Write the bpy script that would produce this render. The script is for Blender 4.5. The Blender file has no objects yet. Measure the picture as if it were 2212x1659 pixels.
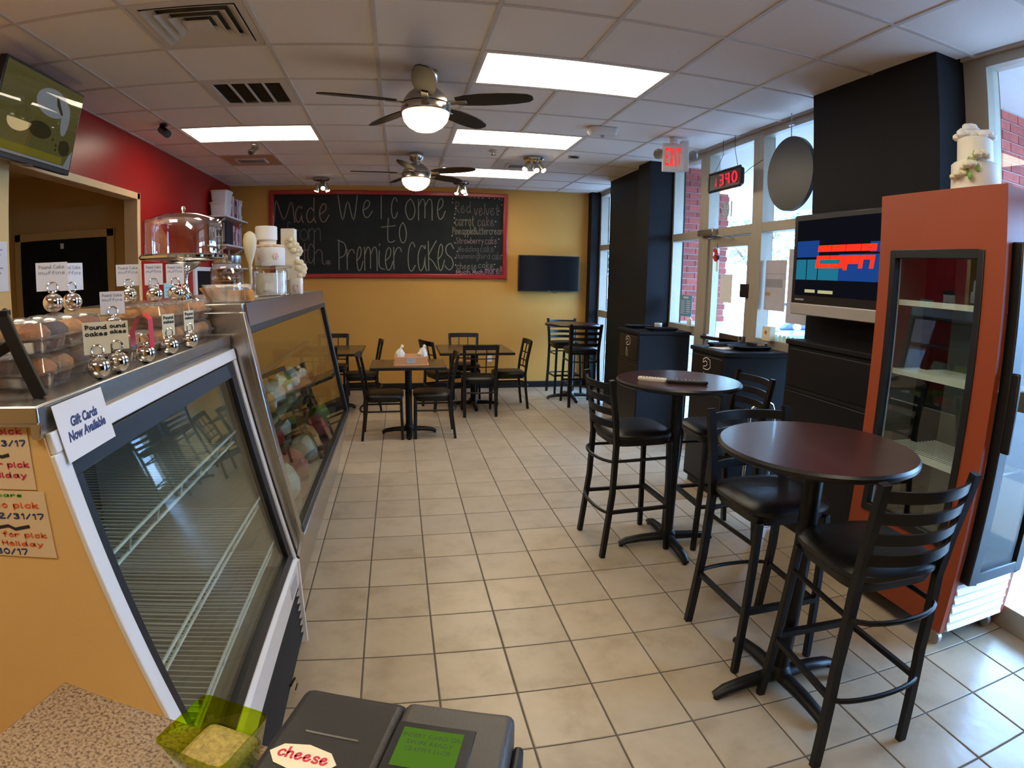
import bpy, bmesh, math, random
from math import sin, cos, pi, radians, hypot
from mathutils import Vector, Matrix
random.seed(7)
S = bpy.context.scene
COL = S.collection
# ------------------------------------------------------------------ camera (wide clip-on fisheye lens, calibrated)
cd = bpy.data.cameras.new('camera'); cam = bpy.data.objects.new('camera', cd); COL.objects.link(cam); S.camera = cam
CAMZ = 1.6287
cd.type = 'PANO'; cd.sensor_width = 36.0; cd.sensor_height = 27.0; cd.sensor_fit = 'HORIZONTAL'
K = (0.0, 4.94980088e-02, -1.94898873e-05, -1.93293575e-05, 5.13749224e-07)
for holder in (cd, getattr(cd, 'cycles', None)):
    try:
        holder.panorama_type = 'FISHEYE_LENS_POLYNOMIAL'
        holder.fisheye_fov = radians(180)
        for i in range(5): setattr(holder, 'fisheye_polynomial_k%d' % i, -K[i])
    except Exception: pass
cd.clip_start = 0.02; cd.clip_end = 300
R0 = ((0.98221792, -0.18698509, 0.01686807), (0.01704634, 0.17829507, 0.9838294), (-0.18696892, -0.96604733, 0.17831202))
cam.matrix_world = Matrix(((R0[0][0], R0[1][0], R0[2][0], 0), (R0[0][1], R0[1][1], R0[2][1], 0), (R0[0][2], R0[1][2], R0[2][2], CAMZ), (0, 0, 0, 1)))
# ------------------------------------------------------------------ world, sun, exposure
SKY = 40.0; SUN = 10.0; TROFFER = 16.0; BOWL = 7.0
w = bpy.data.worlds.new('sky'); S.world = w; w.use_nodes = True
bgn = w.node_tree.nodes['Background']; bgn.inputs[0].default_value = (0.30, 0.55, 1.0, 1); bgn.inputs[1].default_value = SKY
sd = bpy.data.lights.new('sun', 'SUN'); sd.energy = SUN; sd.angle = radians(1.0); sd.color = (1, 0.95, 0.86)
so = bpy.data.objects.new('sun', sd); COL.objects.link(so); so.rotation_euler = (radians(38), radians(8), radians(-60))
so.location = (8, 8, 12)
vs = S.view_settings; vs.view_transform = 'Standard'; vs.look = 'None'; vs.exposure = -0.45; vs.gamma = 1.0; vs.use_curve_mapping = False
try:
    S.cycles.use_denoising = True; S.cycles.max_bounces = 10; S.cycles.transparent_max_bounces = 24; S.cycles.sample_clamp_indirect = 6.0
    S.cycles.caustics_reflective = False; S.cycles.caustics_refractive = False
except Exception: pass
# ------------------------------------------------------------------ materials
MATS = {}
def nodes(name):
    m = bpy.data.materials.new(name); m.use_nodes = True; nt = m.node_tree; nt.nodes.clear()
    out = nt.nodes.new('ShaderNodeOutputMaterial'); MATS[name] = m
    return m, nt, out
def N(nt, t, **kw):
    n = nt.nodes.new('ShaderNode' + t)
    for k, v in kw.items():
        if k in n.inputs: n.inputs[k].default_value = v
        else: setattr(n, k, v)
    return n
def c4(c): return (c[0], c[1], c[2], 1)
def ramp(nt, fac, stops):
    r = nt.nodes.new('ShaderNodeValToRGB'); e = r.color_ramp.elements
    while len(e) < len(stops): e.new(0.5)
    for i, (p, c) in enumerate(stops): e[i].position = p; e[i].color = c4(c)
    nt.links.new(fac, r.inputs[0]); return r.outputs[0]
def mat(name, col, rough=0.5, metal=0.0, var=0.06, scale=6.0, bump=0.0, bscale=60.0, coat=0.0, spec=0.5, stretch=None, rnd=0.0, stops=None, trans=0.0, detail=4.0):
    m, nt, out = nodes(name); L = nt.links
    b = N(nt, 'BsdfPrincipled', Roughness=rough, Metallic=metal)
    b.inputs['Specular IOR Level'].default_value = spec
    b.inputs['Coat Weight'].default_value = coat; b.inputs['Coat Roughness'].default_value = 0.08
    if trans: b.inputs['Transmission Weight'].default_value = trans
    tc = N(nt, 'TexCoord'); mp = N(nt, 'Mapping'); L.new(tc.outputs['Object'], mp.inputs[0])
    if stretch: mp.inputs['Scale'].default_value = stretch
    oi = N(nt, 'ObjectInfo')
    if rnd:
        mul = N(nt, 'VectorMath', operation='SCALE'); cmb = N(nt, 'CombineXYZ')
        for i in range(3): L.new(oi.outputs['Random'], cmb.inputs[i])
        L.new(cmb.outputs[0], mul.inputs[0]); mul.inputs['Scale'].default_value = 37.0
        L.new(mul.outputs[0], mp.inputs['Location'])
    nz = N(nt, 'TexNoise', Scale=scale, Detail=detail, Roughness=0.6); L.new(mp.outputs[0], nz.inputs['Vector'])
    if stops: colout = ramp(nt, nz.outputs['Fac'], stops)
    else: colout = ramp(nt, nz.outputs['Fac'], [(0.25, [max(0, x * (1 - var)) for x in col]), (0.75, [min(1, x * (1 + var)) for x in col])])
    if rnd:
        hs = N(nt, 'HueSaturation'); mr = N(nt, 'MapRange'); L.new(oi.outputs['Random'], mr.inputs['Value'])
        mr.inputs['To Min'].default_value = 1 - rnd; mr.inputs['To Max'].default_value = 1 + rnd
        L.new(mr.outputs[0], hs.inputs['Value']); L.new(colout, hs.inputs['Color']); colout = hs.outputs[0]
    L.new(colout, b.inputs['Base Color'])
    if bump:
        n2 = N(nt, 'TexNoise', Scale=bscale, Detail=3.0); L.new(mp.outputs[0], n2.inputs['Vector'])
        bp = N(nt, 'Bump', Strength=bump, Distance=0.01); L.new(n2.outputs['Fac'], bp.inputs['Height']); L.new(bp.outputs[0], b.inputs['Normal'])
    L.new(b.outputs[0], out.inputs[0]); return m
def emis(name, col, s):
    m, nt, out = nodes(name); tc = N(nt, 'TexCoord'); nz = N(nt, 'TexNoise', Scale=3.0); nt.links.new(tc.outputs['Object'], nz.inputs['Vector'])
    cr = ramp(nt, nz.outputs['Fac'], [(0.3, [x * 0.97 for x in col]), (0.7, col)])
    e = N(nt, 'Emission', Strength=s); nt.links.new(cr, e.inputs[0]); nt.links.new(e.outputs[0], out.inputs[0]); return m
def glass(name, tint=(0.93, 0.97, 0.96), rough=0.0, base=0.0, ior=1.5, haze=0.0):
    m, nt, out = nodes(name); L = nt.links
    t = N(nt, 'BsdfTransparent'); t.inputs[0].default_value = c4(tint)
    g = N(nt, 'BsdfGlossy', Roughness=rough); fr = N(nt, 'LayerWeight', Blend=0.5)
    pw = N(nt, 'Math', operation='POWER'); L.new(fr.outputs['Facing'], pw.inputs[0]); pw.inputs[1].default_value = 5.0
    ad = N(nt, 'Math', operation='MULTIPLY_ADD'); ad.use_clamp = True; L.new(pw.outputs[0], ad.inputs[0]); f0 = ((ior - 1) / (ior + 1)) ** 2 + base; ad.inputs[1].default_value = 1 - f0; ad.inputs[2].default_value = f0
    mx = N(nt, 'MixShader'); L.new(ad.outputs[0], mx.inputs[0]); L.new(t.outputs[0], mx.inputs[1]); L.new(g.outputs[0], mx.inputs[2])
    last = mx.outputs[0]
    if haze:
        tc = N(nt, 'TexCoord'); nz = N(nt, 'TexNoise', Scale=14.0); L.new(tc.outputs['Object'], nz.inputs['Vector'])
        ml = N(nt, 'Math', operation='MULTIPLY'); L.new(nz.outputs['Fac'], ml.inputs[0]); ml.inputs[1].default_value = haze * 2
        d = N(nt, 'BsdfDiffuse'); d.inputs[0].default_value = (0.85, 0.87, 0.88, 1)
        m2 = N(nt, 'MixShader'); L.new(ml.outputs[0], m2.inputs[0]); L.new(last, m2.inputs[1]); L.new(d.outputs[0], m2.inputs[2]); last = m2.outputs[0]
    L.new(last, out.inputs[0]); return m
# surfaces
mat('floor_tile', (0.38, 0.30, 0.20), 0.30, var=0.12, scale=5.0, bump=0.25, bscale=9.0, rnd=0.07, spec=0.45, detail=8, stops=[(0.28, (0.33, 0.258, 0.172)), (0.5, (0.415, 0.335, 0.235)), (0.72, (0.45, 0.372, 0.272))])
mat('grout', (0.10, 0.085, 0.07), 0.9, var=0.2, scale=30)
mat('ceiling_tile', (0.87, 0.835, 0.79), 0.9, var=0.03, scale=120, bump=0.12, bscale=240, rnd=0.03)
mat('ceiling_rail', (0.64, 0.60, 0.55), 0.55, var=0.02)  # darker than the tiles: shadow lines along the rails put into their colour
mat('mustard_paint', (0.54, 0.27, 0.045), 0.6, var=0.05, scale=1.2, bump=0.06, bscale=140)
mat('cream_paint', (0.80, 0.53, 0.21), 0.6, var=0.04, scale=1.5, bump=0.05, bscale=140)
mat('red_paint', (0.31, 0.0055, 0.006), 0.33, spec=0.4, var=0.06, scale=1.5, bump=0.08, bscale=70)
mat('tan_paint', (0.58, 0.35, 0.12), 0.65, var=0.05, scale=1.4, bump=0.05, bscale=140)
mat('trim_wood', (0.62, 0.40, 0.19), 0.45, var=0.08, scale=3)
mat('black_paint', (0.011, 0.0115, 0.013), 0.6, spec=0.12, var=0.15, scale=2, bump=0.05, bscale=100)
mat('black_base', (0.006, 0.006, 0.007), 0.4, spec=0.35, var=0.15, scale=5)
mat('chalkboard', (0.008, 0.010, 0.009), 0.8, spec=0.3, var=0.5, scale=2.2)
mat('board_frame', (0.32, 0.012, 0.014), 0.3, var=0.12, scale=9, coat=0.3)
mat('black_metal', (0.0055, 0.0055, 0.006), 0.42, spec=0.3, var=0.2, scale=18, bump=0.03, bscale=300)
mat('black_vinyl', (0.007, 0.0065, 0.0065), 0.33, spec=0.4, var=0.2, scale=25, bump=0.12, bscale=260)
mat('brown_vinyl', (0.011, 0.009, 0.007), 0.42, spec=0.4, var=0.2, scale=25, bump=0.12, bscale=260)
mat('mahogany', (0.030, 0.0075, 0.007), 0.30, var=0.25, scale=4, stretch=(1, 12, 1), coat=0.1, spec=0.4)
mat('dark_laminate', (0.040, 0.022, 0.012), 0.24, var=0.25, scale=4, stretch=(1, 12, 1), coat=0.2)
mat('table_edge', (0.007, 0.006, 0.006), 0.35, spec=0.4, var=0.2)
mat('steel', (0.55, 0.53, 0.50), 0.26, 1.0, var=0.06, scale=8, stretch=(60, 1, 60), bump=0.03, bscale=60)
mat('steel_dark', (0.33, 0.31, 0.29), 0.3, 1.0, var=0.08, scale=8, stretch=(60, 1, 60))
mat('brushed_nickel', (0.46, 0.43, 0.39), 0.25, 1.0, var=0.05, scale=30)
mat('chrome', (0.80, 0.80, 0.80), 0.05, 1.0, var=0.02)
mat('aluminium', (0.40, 0.355, 0.28), 0.42, 0.3, var=0.04, scale=3)
mat('white_enamel', (0.80, 0.80, 0.80), 0.3, var=0.02)
mat('white_wire', (0.78, 0.80, 0.78), 0.35, var=0.03)
mat('white_plastic', (0.74, 0.73, 0.71), 0.4, var=0.03)
mat('case_inner', (0.16, 0.16, 0.15), 0.5, var=0.05)
mat('gasket', (0.008, 0.008, 0.009), 0.4, var=0.1)
mat('louver_black', (0.012, 0.015, 0.024), 0.5, var=0.1)
mat('granite', (0.4, 0.32, 0.24), 0.25, scale=150, detail=7, coat=0.2, stops=[(0.34, (0.045, 0.034, 0.026)), (0.43, (0.17, 0.105, 0.06)), (0.51, (0.29, 0.195, 0.115)), (0.60, (0.37, 0.265, 0.17)), (0.70, (0.18, 0.14, 0.115))])
mat('orange_enamel', (0.29, 0.050, 0.014), 0.5, var=0.05, scale=2)
mat('blade_dark', (0.020, 0.014, 0.010), 0.5, spec=0.2, var=0.2, scale=5, stretch=(1, 10, 1))
mat('brick', (0.36, 0.075, 0.055), 0.85, var=0.25, scale=18, bump=0.5, bscale=60, rnd=0.22)
mat('mortar', (0.50, 0.42, 0.38), 0.95, var=0.1, scale=40)
mat('limestone', (0.66, 0.60, 0.53), 0.85, var=0.08, scale=12, bump=0.3, bscale=40, rnd=0.06)
mat('concrete', (0.55, 0.54, 0.52), 0.9, var=0.1, scale=3)
mat('asphalt', (0.16, 0.16, 0.165), 0.95, var=0.15, scale=6)
mat('soffit', (0.62, 0.58, 0.54), 0.8, var=0.04)
mat('car_blue', (0.10, 0.19, 0.42), 0.3, var=0.05, coat=0.8)
mat('car_white', (0.82, 0.83, 0.85), 0.3, var=0.02, coat=0.8)
mat('dark_glass', (0.03, 0.045, 0.06), 0.08, var=0.1)
mat('tyre', (0.02, 0.02, 0.02), 0.8, var=0.2)
mat('leaf', (0.44, 0.48, 0.30), 0.7, var=0.4, scale=3, rnd=0.25)
mat('bark', (0.16, 0.10, 0.06), 0.9, var=0.3, scale=12)
mat('paper_white', (0.80, 0.79, 0.80), 0.7, var=0.02)
mat('paper_cream', (0.74, 0.67, 0.46), 0.7, var=0.03)
mat('paper_tan', (0.78, 0.62, 0.40), 0.7, var=0.03)
mat('poster_grey', (0.50, 0.48, 0.54), 0.8, var=0.10, scale=9)
mat('hours_blue', (0.16, 0.36, 0.56), 0.5, var=0.04)
mat('ink_black', (0.02, 0.02, 0.03), 0.7, var=0.1)
mat('ink_blue', (0.03, 0.05, 0.16), 0.7, var=0.1)
mat('ink_red', (0.60, 0.035, 0.07), 0.7, var=0.1)
mat('ink_orange', (0.75, 0.13, 0.03), 0.7, var=0.1)
mat('ink_green', (0.12, 0.45, 0.05), 0.7, var=0.1)
mat('ink_grey', (0.30, 0.30, 0.36), 0.7, var=0.1)
mat('ink_pale', (0.62, 0.78, 0.72), 0.6, var=0.05)
for i, c in enumerate([(0.33, 0.20, 0.155), (0.30, 0.31, 0.23), (0.105, 0.12, 0.12), (0.20, 0.165, 0.16), (0.22, 0.17, 0.145), (0.27, 0.25, 0.19), (0.27, 0.18, 0.17), (0.14, 0.13, 0.13), (0.36, 0.21, 0.235), (0.55, 0.52, 0.48)]):
    mat('chalk_%d' % i, [v * 0.62 for v in c], 0.95, var=0.35, scale=90)
mat('icing', (0.84, 0.80, 0.70), 0.55, var=0.03, scale=20)
mat('icing_white', (0.88, 0.87, 0.84), 0.5, var=0.02, bump=0.2, bscale=40)
mat('ivory', (0.78, 0.68, 0.46), 0.45, var=0.04)
mat('petal_pink', (0.80, 0.48, 0.47), 0.6, var=0.08)
mat('petal_rose', (0.80, 0.62, 0.60), 0.6, var=0.08); mat('petal_beige', (0.74, 0.56, 0.42), 0.6, var=0.08)
mat('petal_cream', (0.82, 0.74, 0.54), 0.6, var=0.08)
mat('leaf_green', (0.22, 0.40, 0.10), 0.6, var=0.2)
mat('muffin', (0.40, 0.15, 0.035), 0.8, var=0.35, scale=30, bump=0.5, bscale=70, rnd=0.25)
mat('muffin_dark', (0.10, 0.05, 0.035), 0.8, var=0.35, scale=30, bump=0.5, bscale=70, rnd=0.2)
mat('muffin_gold', (0.55, 0.25, 0.06), 0.8, var=0.3, scale=30, bump=0.5, bscale=70, rnd=0.2)
mat('cup_paper', (0.30, 0.15, 0.06), 0.8, var=0.1, scale=20)
mat('cookie', (0.42, 0.19, 0.08), 0.85, var=0.3, scale=40, bump=0.5, bscale=60, rnd=0.2)
mat('red_ribbon', (0.62, 0.012, 0.02), 0.35, var=0.08)
mat('red_foil', (0.45, 0.05, 0.04), 0.4, var=0.3, scale=30)
mat('green_pack', (0.22, 0.26, 0.03), 0.5, var=0.3, scale=25, rnd=0.2)
mat('pale_pack', (0.55, 0.56, 0.48), 0.4, var=0.25, scale=25, rnd=0.2)
mat('tan_box', (0.46, 0.26, 0.13), 0.6, var=0.1, scale=9, stretch=(1, 8, 1))
mat('orange_box', (0.62, 0.33, 0.16), 0.55, var=0.07, scale=9)
mat('bag_clear', (0.72, 0.70, 0.66), 0.3, var=0.2, scale=40, bump=0.8, bscale=45)
mat('grey_label', (0.42, 0.45, 0.48), 0.5, var=0.15, scale=40)
mat('teal_card', (0.33, 0.58, 0.62), 0.6, var=0.05)
mat('printer_black', (0.013, 0.012, 0.011), 0.42, var=0.12, scale=10, bump=0.12, bscale=500)
mat('printer_grey', (0.060, 0.053, 0.048), 0.42, var=0.1, scale=10, bump=0.12, bscale=500)
mat('seed_mix', (0.46, 0.34, 0.10), 0.75, var=0.4, scale=110, bump=0.9, bscale=130)
mat('remote_white', (0.68, 0.64, 0.56), 0.4, var=0.05)
mat('tv_black', (0.008, 0.008, 0.009), 0.18, var=0.1)
mat('tv_bezel', (0.010, 0.010, 0.011), 0.35, var=0.1)
mat('silver_plastic', (0.42, 0.40, 0.38), 0.35, 0.3, var=0.05)
mat('book_a', (0.50, 0.06, 0.08), 0.6, var=0.1, rnd=0.2); mat('book_b', (0.62, 0.55, 0.42), 0.6, var=0.1, rnd=0.2)
mat('book_c', (0.03, 0.03, 0.06), 0.6, var=0.1, rnd=0.2); mat('book_d', (0.58, 0.30, 0.30), 0.6, var=0.1, rnd=0.2)
mat('book_e', (0.72, 0.66, 0.60), 0.6, var=0.1, rnd=0.2); mat('book_f', (0.30, 0.22, 0.34), 0.6, var=0.1, rnd=0.2)
mat('disc_dark', (0.05, 0.052, 0.045), 0.16, 0.85, var=0.2, scale=1.5)
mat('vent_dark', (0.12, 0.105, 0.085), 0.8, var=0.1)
mat('vent_white', (0.62, 0.59, 0.54), 0.5, var=0.03)
emis('troffer_light', (1.0, 0.88, 0.68), TROFFER)
emis('bowl_light', (1.0, 0.72, 0.38), BOWL)
emis('hall_fill_light', (1.0, 0.68, 0.32), 9.0)  # glow of an unseen lamp added to brighten the hall
emis('bulb_light', (1.0, 0.80, 0.50), 60)
emis('exit_red', (1.0, 0.035, 0.03), 1.6)
emis('neon_red', (1.0, 0.03, 0.06), 1.5)
emis('lcd_green', (0.065, 0.14, 0.014), 1.68); mat('lcd_ink', (0.02, 0.05, 0.01), 0.6)
emis('tv_red', (0.92, 0.035, 0.012), 1.68); emis('tv_blue', (0.010, 0.045, 0.20), 1.68); emis('tv_teal', (0.012, 0.14, 0.22), 1.68); emis('tv_dark', (0.004, 0.004, 0.007), 1.68); emis('tv_yellow', (0.40, 0.38, 0.20), 1.68)
emis('menu_olive', (0.050, 0.045, 0.014), 1.68); emis('menu_blue', (0.105, 0.115, 0.125), 1.68); emis('menu_gold', (0.085, 0.072, 0.008), 1.68); emis('menu_dark', (0.018, 0.015, 0.006), 1.68)
emis('case_lamp', (0.75, 0.9, 0.9), 0.5)
glass('window_glass', (0.95, 0.98, 0.98)); glass('case_glass', (0.90, 0.95, 0.93), base=0.05); glass('clear_plastic', (0.95, 0.94, 0.95), rough=0.06, base=0.07, haze=0.06)
glass('cake_glass', (0.95, 0.96, 0.96), base=0.16); glass('green_plastic', (0.70, 0.78, 0.06), base=0.05); glass('crystal', (0.97, 0.98, 0.98), base=0.08, rough=0.02)
glass('screen_gloss', (0.98, 0.98, 0.98), base=0.0)
# ------------------------------------------------------------------ mesh builder
class B:
    def __init__(s): s.v = []; s.f = []
    def add(s, vs, fs):
        o = len(s.v); s.v += [tuple(p) for p in vs]; s.f += [tuple(i + o for i in f) for f in fs]; return s
    def box(s, x0, x1, y0, y1, z0, z1):
        return s.add([(x, y, z) for x in (x0, x1) for y in (y0, y1) for z in (z0, z1)], [(0, 1, 3, 2), (4, 6, 7, 5), (0, 4, 5, 1), (2, 3, 7, 6), (0, 2, 6, 4), (1, 5, 7, 3)])
    def beam(s, p0, p1, w, h, up=(0, 0, 1)):
        p0 = Vector(p0); p1 = Vector(p1); d = (p1 - p0).normalized(); u = Vector(up)
        a = d.cross(u)
        if a.length < 1e-4: a = d.cross(Vector((0, 1, 0)))
        a.normalize(); b = a.cross(d).normalized()
        vs = [p + a * (w / 2 * i) + b * (h / 2 * j) for p in (p0, p1) for i, j in ((-1, -1), (1, -1), (1, 1), (-1, 1))]
        return s.add(vs, [(3, 2, 1, 0), (4, 5, 6, 7), (0, 1, 5, 4), (1, 2, 6, 5), (2, 3, 7, 6), (3, 0, 4, 7)])
    def tube(s, pts, r, n=8, closed=False, flat=1.0):
        pts = [Vector(p) for p in pts]; m = len(pts); rings = []; prev = None
        for i in range(m):
            if closed: d = pts[(i + 1) % m] - pts[i - 1]
            else: d = pts[min(i + 1, m - 1)] - pts[max(i - 1, 0)]
            d.normalize()
            a = prev - d * prev.dot(d) if prev else d.cross(Vector((0, 0, 1)) if abs(d.z) < 0.9 else Vector((1, 0, 0)))
            a.normalize(); prev = a; b = d.cross(a)
            rr = r[i] if isinstance(r, (list, tuple)) else r
            rings.append([pts[i] + a * (cos(2 * pi * k / n) * rr) + b * (sin(2 * pi * k / n) * rr * flat) for k in range(n)])
        return s.rings(rings, closed)
    def rings(s, rings, closed=False, caps=True):
        n = len(rings[0]); m = len(rings); vs = [p for r in rings for p in r]; fs = []
        for i in range(m if closed else m - 1):
            for k in range(n): fs.append((i * n + k, i * n + (k + 1) % n, ((i + 1) % m) * n + (k + 1) % n, ((i + 1) % m) * n + k))
        if not closed and caps: fs.append(tuple(range(n))[::-1]); fs.append(tuple((m - 1) * n + k for k in range(n)))
        return s.add(vs, fs)
    def cyl(s, p0, p1, r0, r1=None, n=16):
        return s.tube([p0, p1], [r0, r0 if r1 is None else r1], n)
    def lathe(s, prof, n=24, c=(0, 0, 0), caps=True):
        return s.rings([[(c[0] + max(r, 1e-4) * cos(2 * pi * k / n), c[1] + max(r, 1e-4) * sin(2 * pi * k / n), c[2] + z) for k in range(n)] for r, z in prof], caps=caps)
    def loft(s, prof, n=28, e=4.0, c=(0, 0, 0)):   # prof: (half_x, half_y, z), superellipse rings
        def P(t, a, b):
            ct, st = cos(t), sin(t)
            return (abs(ct) ** (2 / e) * (1 if ct > 0 else -1) * a, abs(st) ** (2 / e) * (1 if st > 0 else -1) * b)
        return s.rings([[(c[0] + P(2 * pi * k / n, a, b)[0], c[1] + P(2 * pi * k / n, a, b)[1], c[2] + z) for k in range(n)] for a, b, z in prof])
    def prism(s, poly, ax, a0, a1):
        def mk(p, a): return (a, p[0], p[1]) if ax == 'x' else (p[0], a, p[1]) if ax == 'y' else (p[0], p[1], a)
        n = len(poly); vs = [mk(p, a0) for p in poly] + [mk(p, a1) for p in poly]
        return s.add(vs, [tuple(range(n)), tuple(range(2 * n - 1, n - 1, -1))] + [(i, i + n, (i + 1) % n + n, (i + 1) % n) for i in range(n)])
    def ball(s, c, r, n=12, sq=(1, 1, 1)):
        rings = [[(c[0] + sq[0] * r * max(1e-3, sin(pi * j / n)) * cos(2 * pi * k / (2 * n)), c[1] + sq[1] * r * max(1e-3, sin(pi * j / n)) * sin(2 * pi * k / (2 * n)), c[2] - sq[2] * r * cos(pi * j / n)) for k in range(2 * n)] for j in range(n + 1)]
        return s.rings(rings)
    def quad(s, *p): return s.add(p, [tuple(range(len(p)))])
    def xf(s, M):
        s.v = [tuple(M @ Vector(p)) for p in s.v]; return s
    def mesh(s, name, m, flat=False, ang=38):
        me = bpy.data.meshes.new(name); me.from_pydata(s.v, [], s.f)
        bm = bmesh.new(); bm.from_mesh(me); bmesh.ops.remove_doubles(bm, verts=bm.verts, dist=1e-6); bmesh.ops.recalc_face_normals(bm, faces=bm.faces); bm.to_mesh(me); bm.free()
        me.materials.append(MATS[m])
        if not flat:
            me.shade_smooth(); me.set_sharp_from_angle(angle=radians(ang))
        return me
    def obj(s, name, m, parent=None, bevel=0, flat=False, seg=2, ang=38):
        return link(name, s.mesh(name, m, flat, ang), parent, bevel, seg)
def link(name, me, parent=None, bevel=0, seg=2):
    o = bpy.data.objects.new(name, me); COL.objects.link(o); o.parent = parent
    if bevel:
        md = o.modifiers.new('bevel', 'BEVEL'); md.width = bevel; md.segments = seg; md.limit_method = 'ANGLE'; md.angle_limit = radians(40)
    return o
def tag(o, label=None, cat=None, group=None, kind=None):
    if label: o['label'] = label
    if cat: o['category'] = cat
    if group: o['group'] = group
    if kind: o['kind'] = kind
    return o
def T(name, label, cat, loc=(0, 0, 0), rz=0.0, group=None):
    o = bpy.data.objects.new(name, None); COL.objects.link(o); o.location = loc; o.rotation_euler = (0, 0, rz); o.empty_display_size = 0.1
    return tag(o, label, cat, group)
def ST(name, b=None, m=None, parent=None, **kw):
    if b is None:
        o = bpy.data.objects.new(name, None); COL.objects.link(o); o.parent = parent
    else: o = b.obj(name, m, parent, **kw)
    if parent is None: o['kind'] = 'structure'
    return o
def kids(o): return [c for c in COL.objects if c.parent == o]
def dup(root, loc=None, rz=None, label=None, group=None, parent=None):
    r = root.copy(); COL.objects.link(r); r.parent = parent
    if loc is not None: r.location = loc
    if rz is not None: r.rotation_euler = (0, 0, rz)
    if label: r['label'] = label
    if group: r['group'] = group
    for c in KID.get(root.name, None) or kids(root): dup(c, parent=r)
    return r
KID = {}
def arc(cx, cy, r, a0, a1, n, z=0): return [(cx + r * cos(radians(a0 + (a1 - a0) * i / n)), cy + r * sin(radians(a0 + (a1 - a0) * i / n)), z) for i in range(n + 1)]
# ------------------------------------------------------------------ handwriting (single-stroke glyphs) and print lettering
G = {
 'a': '5,5 3,6 1,4 1,1.5 2.4,0 4.4,1.5 5,5|5,6 5,1.5 6,0', 'b': '0.5,10 0.5,0|0.5,4 2.5,6 4.6,4.5 4.6,1.5 2.5,0 0.5,1', 'c': '5,5 3.5,6.2 1.5,5 0.8,2.5 2,0.2 3.8,0.2 5.2,1.8',
 'd': '5,4.5 3,6 1,4 1,1.5 2.6,0 4.6,1.5 5,4|5,10 5,2 6,0', 'e': '0.9,2.6 3.4,3.8 4,5.4 2.8,6.2 1.3,5 0.7,2.5 1.8,0.2 3.6,0.3 5.4,2.4', 'f': '4.5,9.2 3.2,10 2.2,8.5 2.2,0|0.5,5.6 4.2,5.6',
 'g': '5,5 3,6 1,4 1.2,1.2 3,0.3 4.8,2|5,6 5,-2.5 3.2,-4 1.2,-3', 'h': '0.6,10 0.6,0|0.6,4 2.6,6 4.2,5 4.4,1 5.2,0', 'i': '1,6 1,1 2,0|1,7.8 1.1,8.3', 'k': '0.6,10 0.6,0|4.4,6.2 0.8,2.8 4.8,0',
 'l': '1,10 1,0', 'm': '0.5,6 0.6,0|0.6,4 2,6 3.2,5 3.3,0.6|3.3,4 5,6 6.2,5 6.4,0', 'n': '0.5,6 0.5,0|0.5,4 2.4,6 4,5 4.2,0', 'o': '2.8,6.2 1.2,4.8 0.8,2.4 2.2,0 4,0.4 4.8,2.6 4,5 2.8,6.2',
 'p': '0.6,6 0.6,-4|0.6,4 2.6,6 4.6,4.4 4.4,1.4 2.4,0 0.6,1.2', 'r': '0.5,6 0.6,0|0.6,3.6 2,5.6 3.6,5.8 4.3,4.8', 's': '4.6,5 3.2,6.2 1.4,5.4 1.6,3.8 3.8,2.6 4.4,1 2.8,-0.1 0.8,0.9', 't': '2.2,9 2.1,1 3.2,0 4,0.6|0.3,5.6 4.2,6.2',
 'u': '0.6,6 0.7,1.5 2.2,0 4,1.5 4.4,6|4.4,6 4.5,0', 'v': '0.4,6 2.4,0 4.6,6', 'w': '0.4,6 1.6,0 3.2,4.4 4.6,0 6,6', 'y': '0.5,6 2.5,1|4.8,6 2.4,-1.5 0.8,-4', ',': '1,0.6 0.6,-1.2',
 'B': '0.6,10 0.6,0|0.6,10 3.6,9 3.4,6.4 0.8,5.4 4.4,4 4.4,1.2 0.6,0', 'C': '5,8.4 3.6,10 1.6,8.6 0.7,5 1.2,1.2 3,0 5.2,2', 'H': '0.6,10 0.6,0|5,10 5,0|0.6,5 5,5.2', 'K': '0.5,9.8 0.9,0|4.6,10 0.8,5 3,3 5.2,0.4', 'N': '0.5,0 0.6,10 4.8,0 4.8,10',
 'M': '0.4,0 0.9,10 3.3,1.2 5.6,9.4 6.6,0', 'P': '0.8,10 0.8,0|0.2,10 3.4,9 4.4,7 3.4,4.8 1,4', 'R': '0.6,10 0.7,0|0.6,10 3.8,9 3.8,6.4 0.8,5 4.8,0', 'S': '4.8,8.6 3,10 1,8.4 1.6,6 4.2,4 4.4,1.4 2.6,0 0.6,1.2', 'W': '0.2,10 1.7,0 3.3,7.6 5.2,0 6.4,10', 'F': '4.6,10 0.8,10 0.8,0|0.8,5.4 3.8,5.4',
 '*': '0.5,1 4.5,4|4.5,1 0.5,4|2.5,0 2.5,5', '!': '1,9 1,2.6|1,0.6 1.1,0', ' ': '', '.': '0.8,0 1.2,0.3', '/': '0.4,0 3.6,10', '1': '0.6,8 2,10 2,0', '2': '0.6,8 2.4,10 4.2,8 0.6,0 4.6,0', '3': '0.8,9 2.6,10 4.2,8 2.2,5.4 4.4,3 2.6,0 0.6,1', '0': '2.6,10 0.8,7 0.8,3 2.6,0 4.4,3 4.4,7 2.6,10', '7': '0.6,10 4.6,10 2,0', '8': '2.6,5.4 1,7.6 2.6,10 4.2,7.6 2.6,5.4 0.8,2.6 2.6,0 4.4,2.6 2.6,5.4', 'D': '0.6,10 0.6,0|0.6,10 4.4,8 4.6,3 0.6,0',
}
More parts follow.
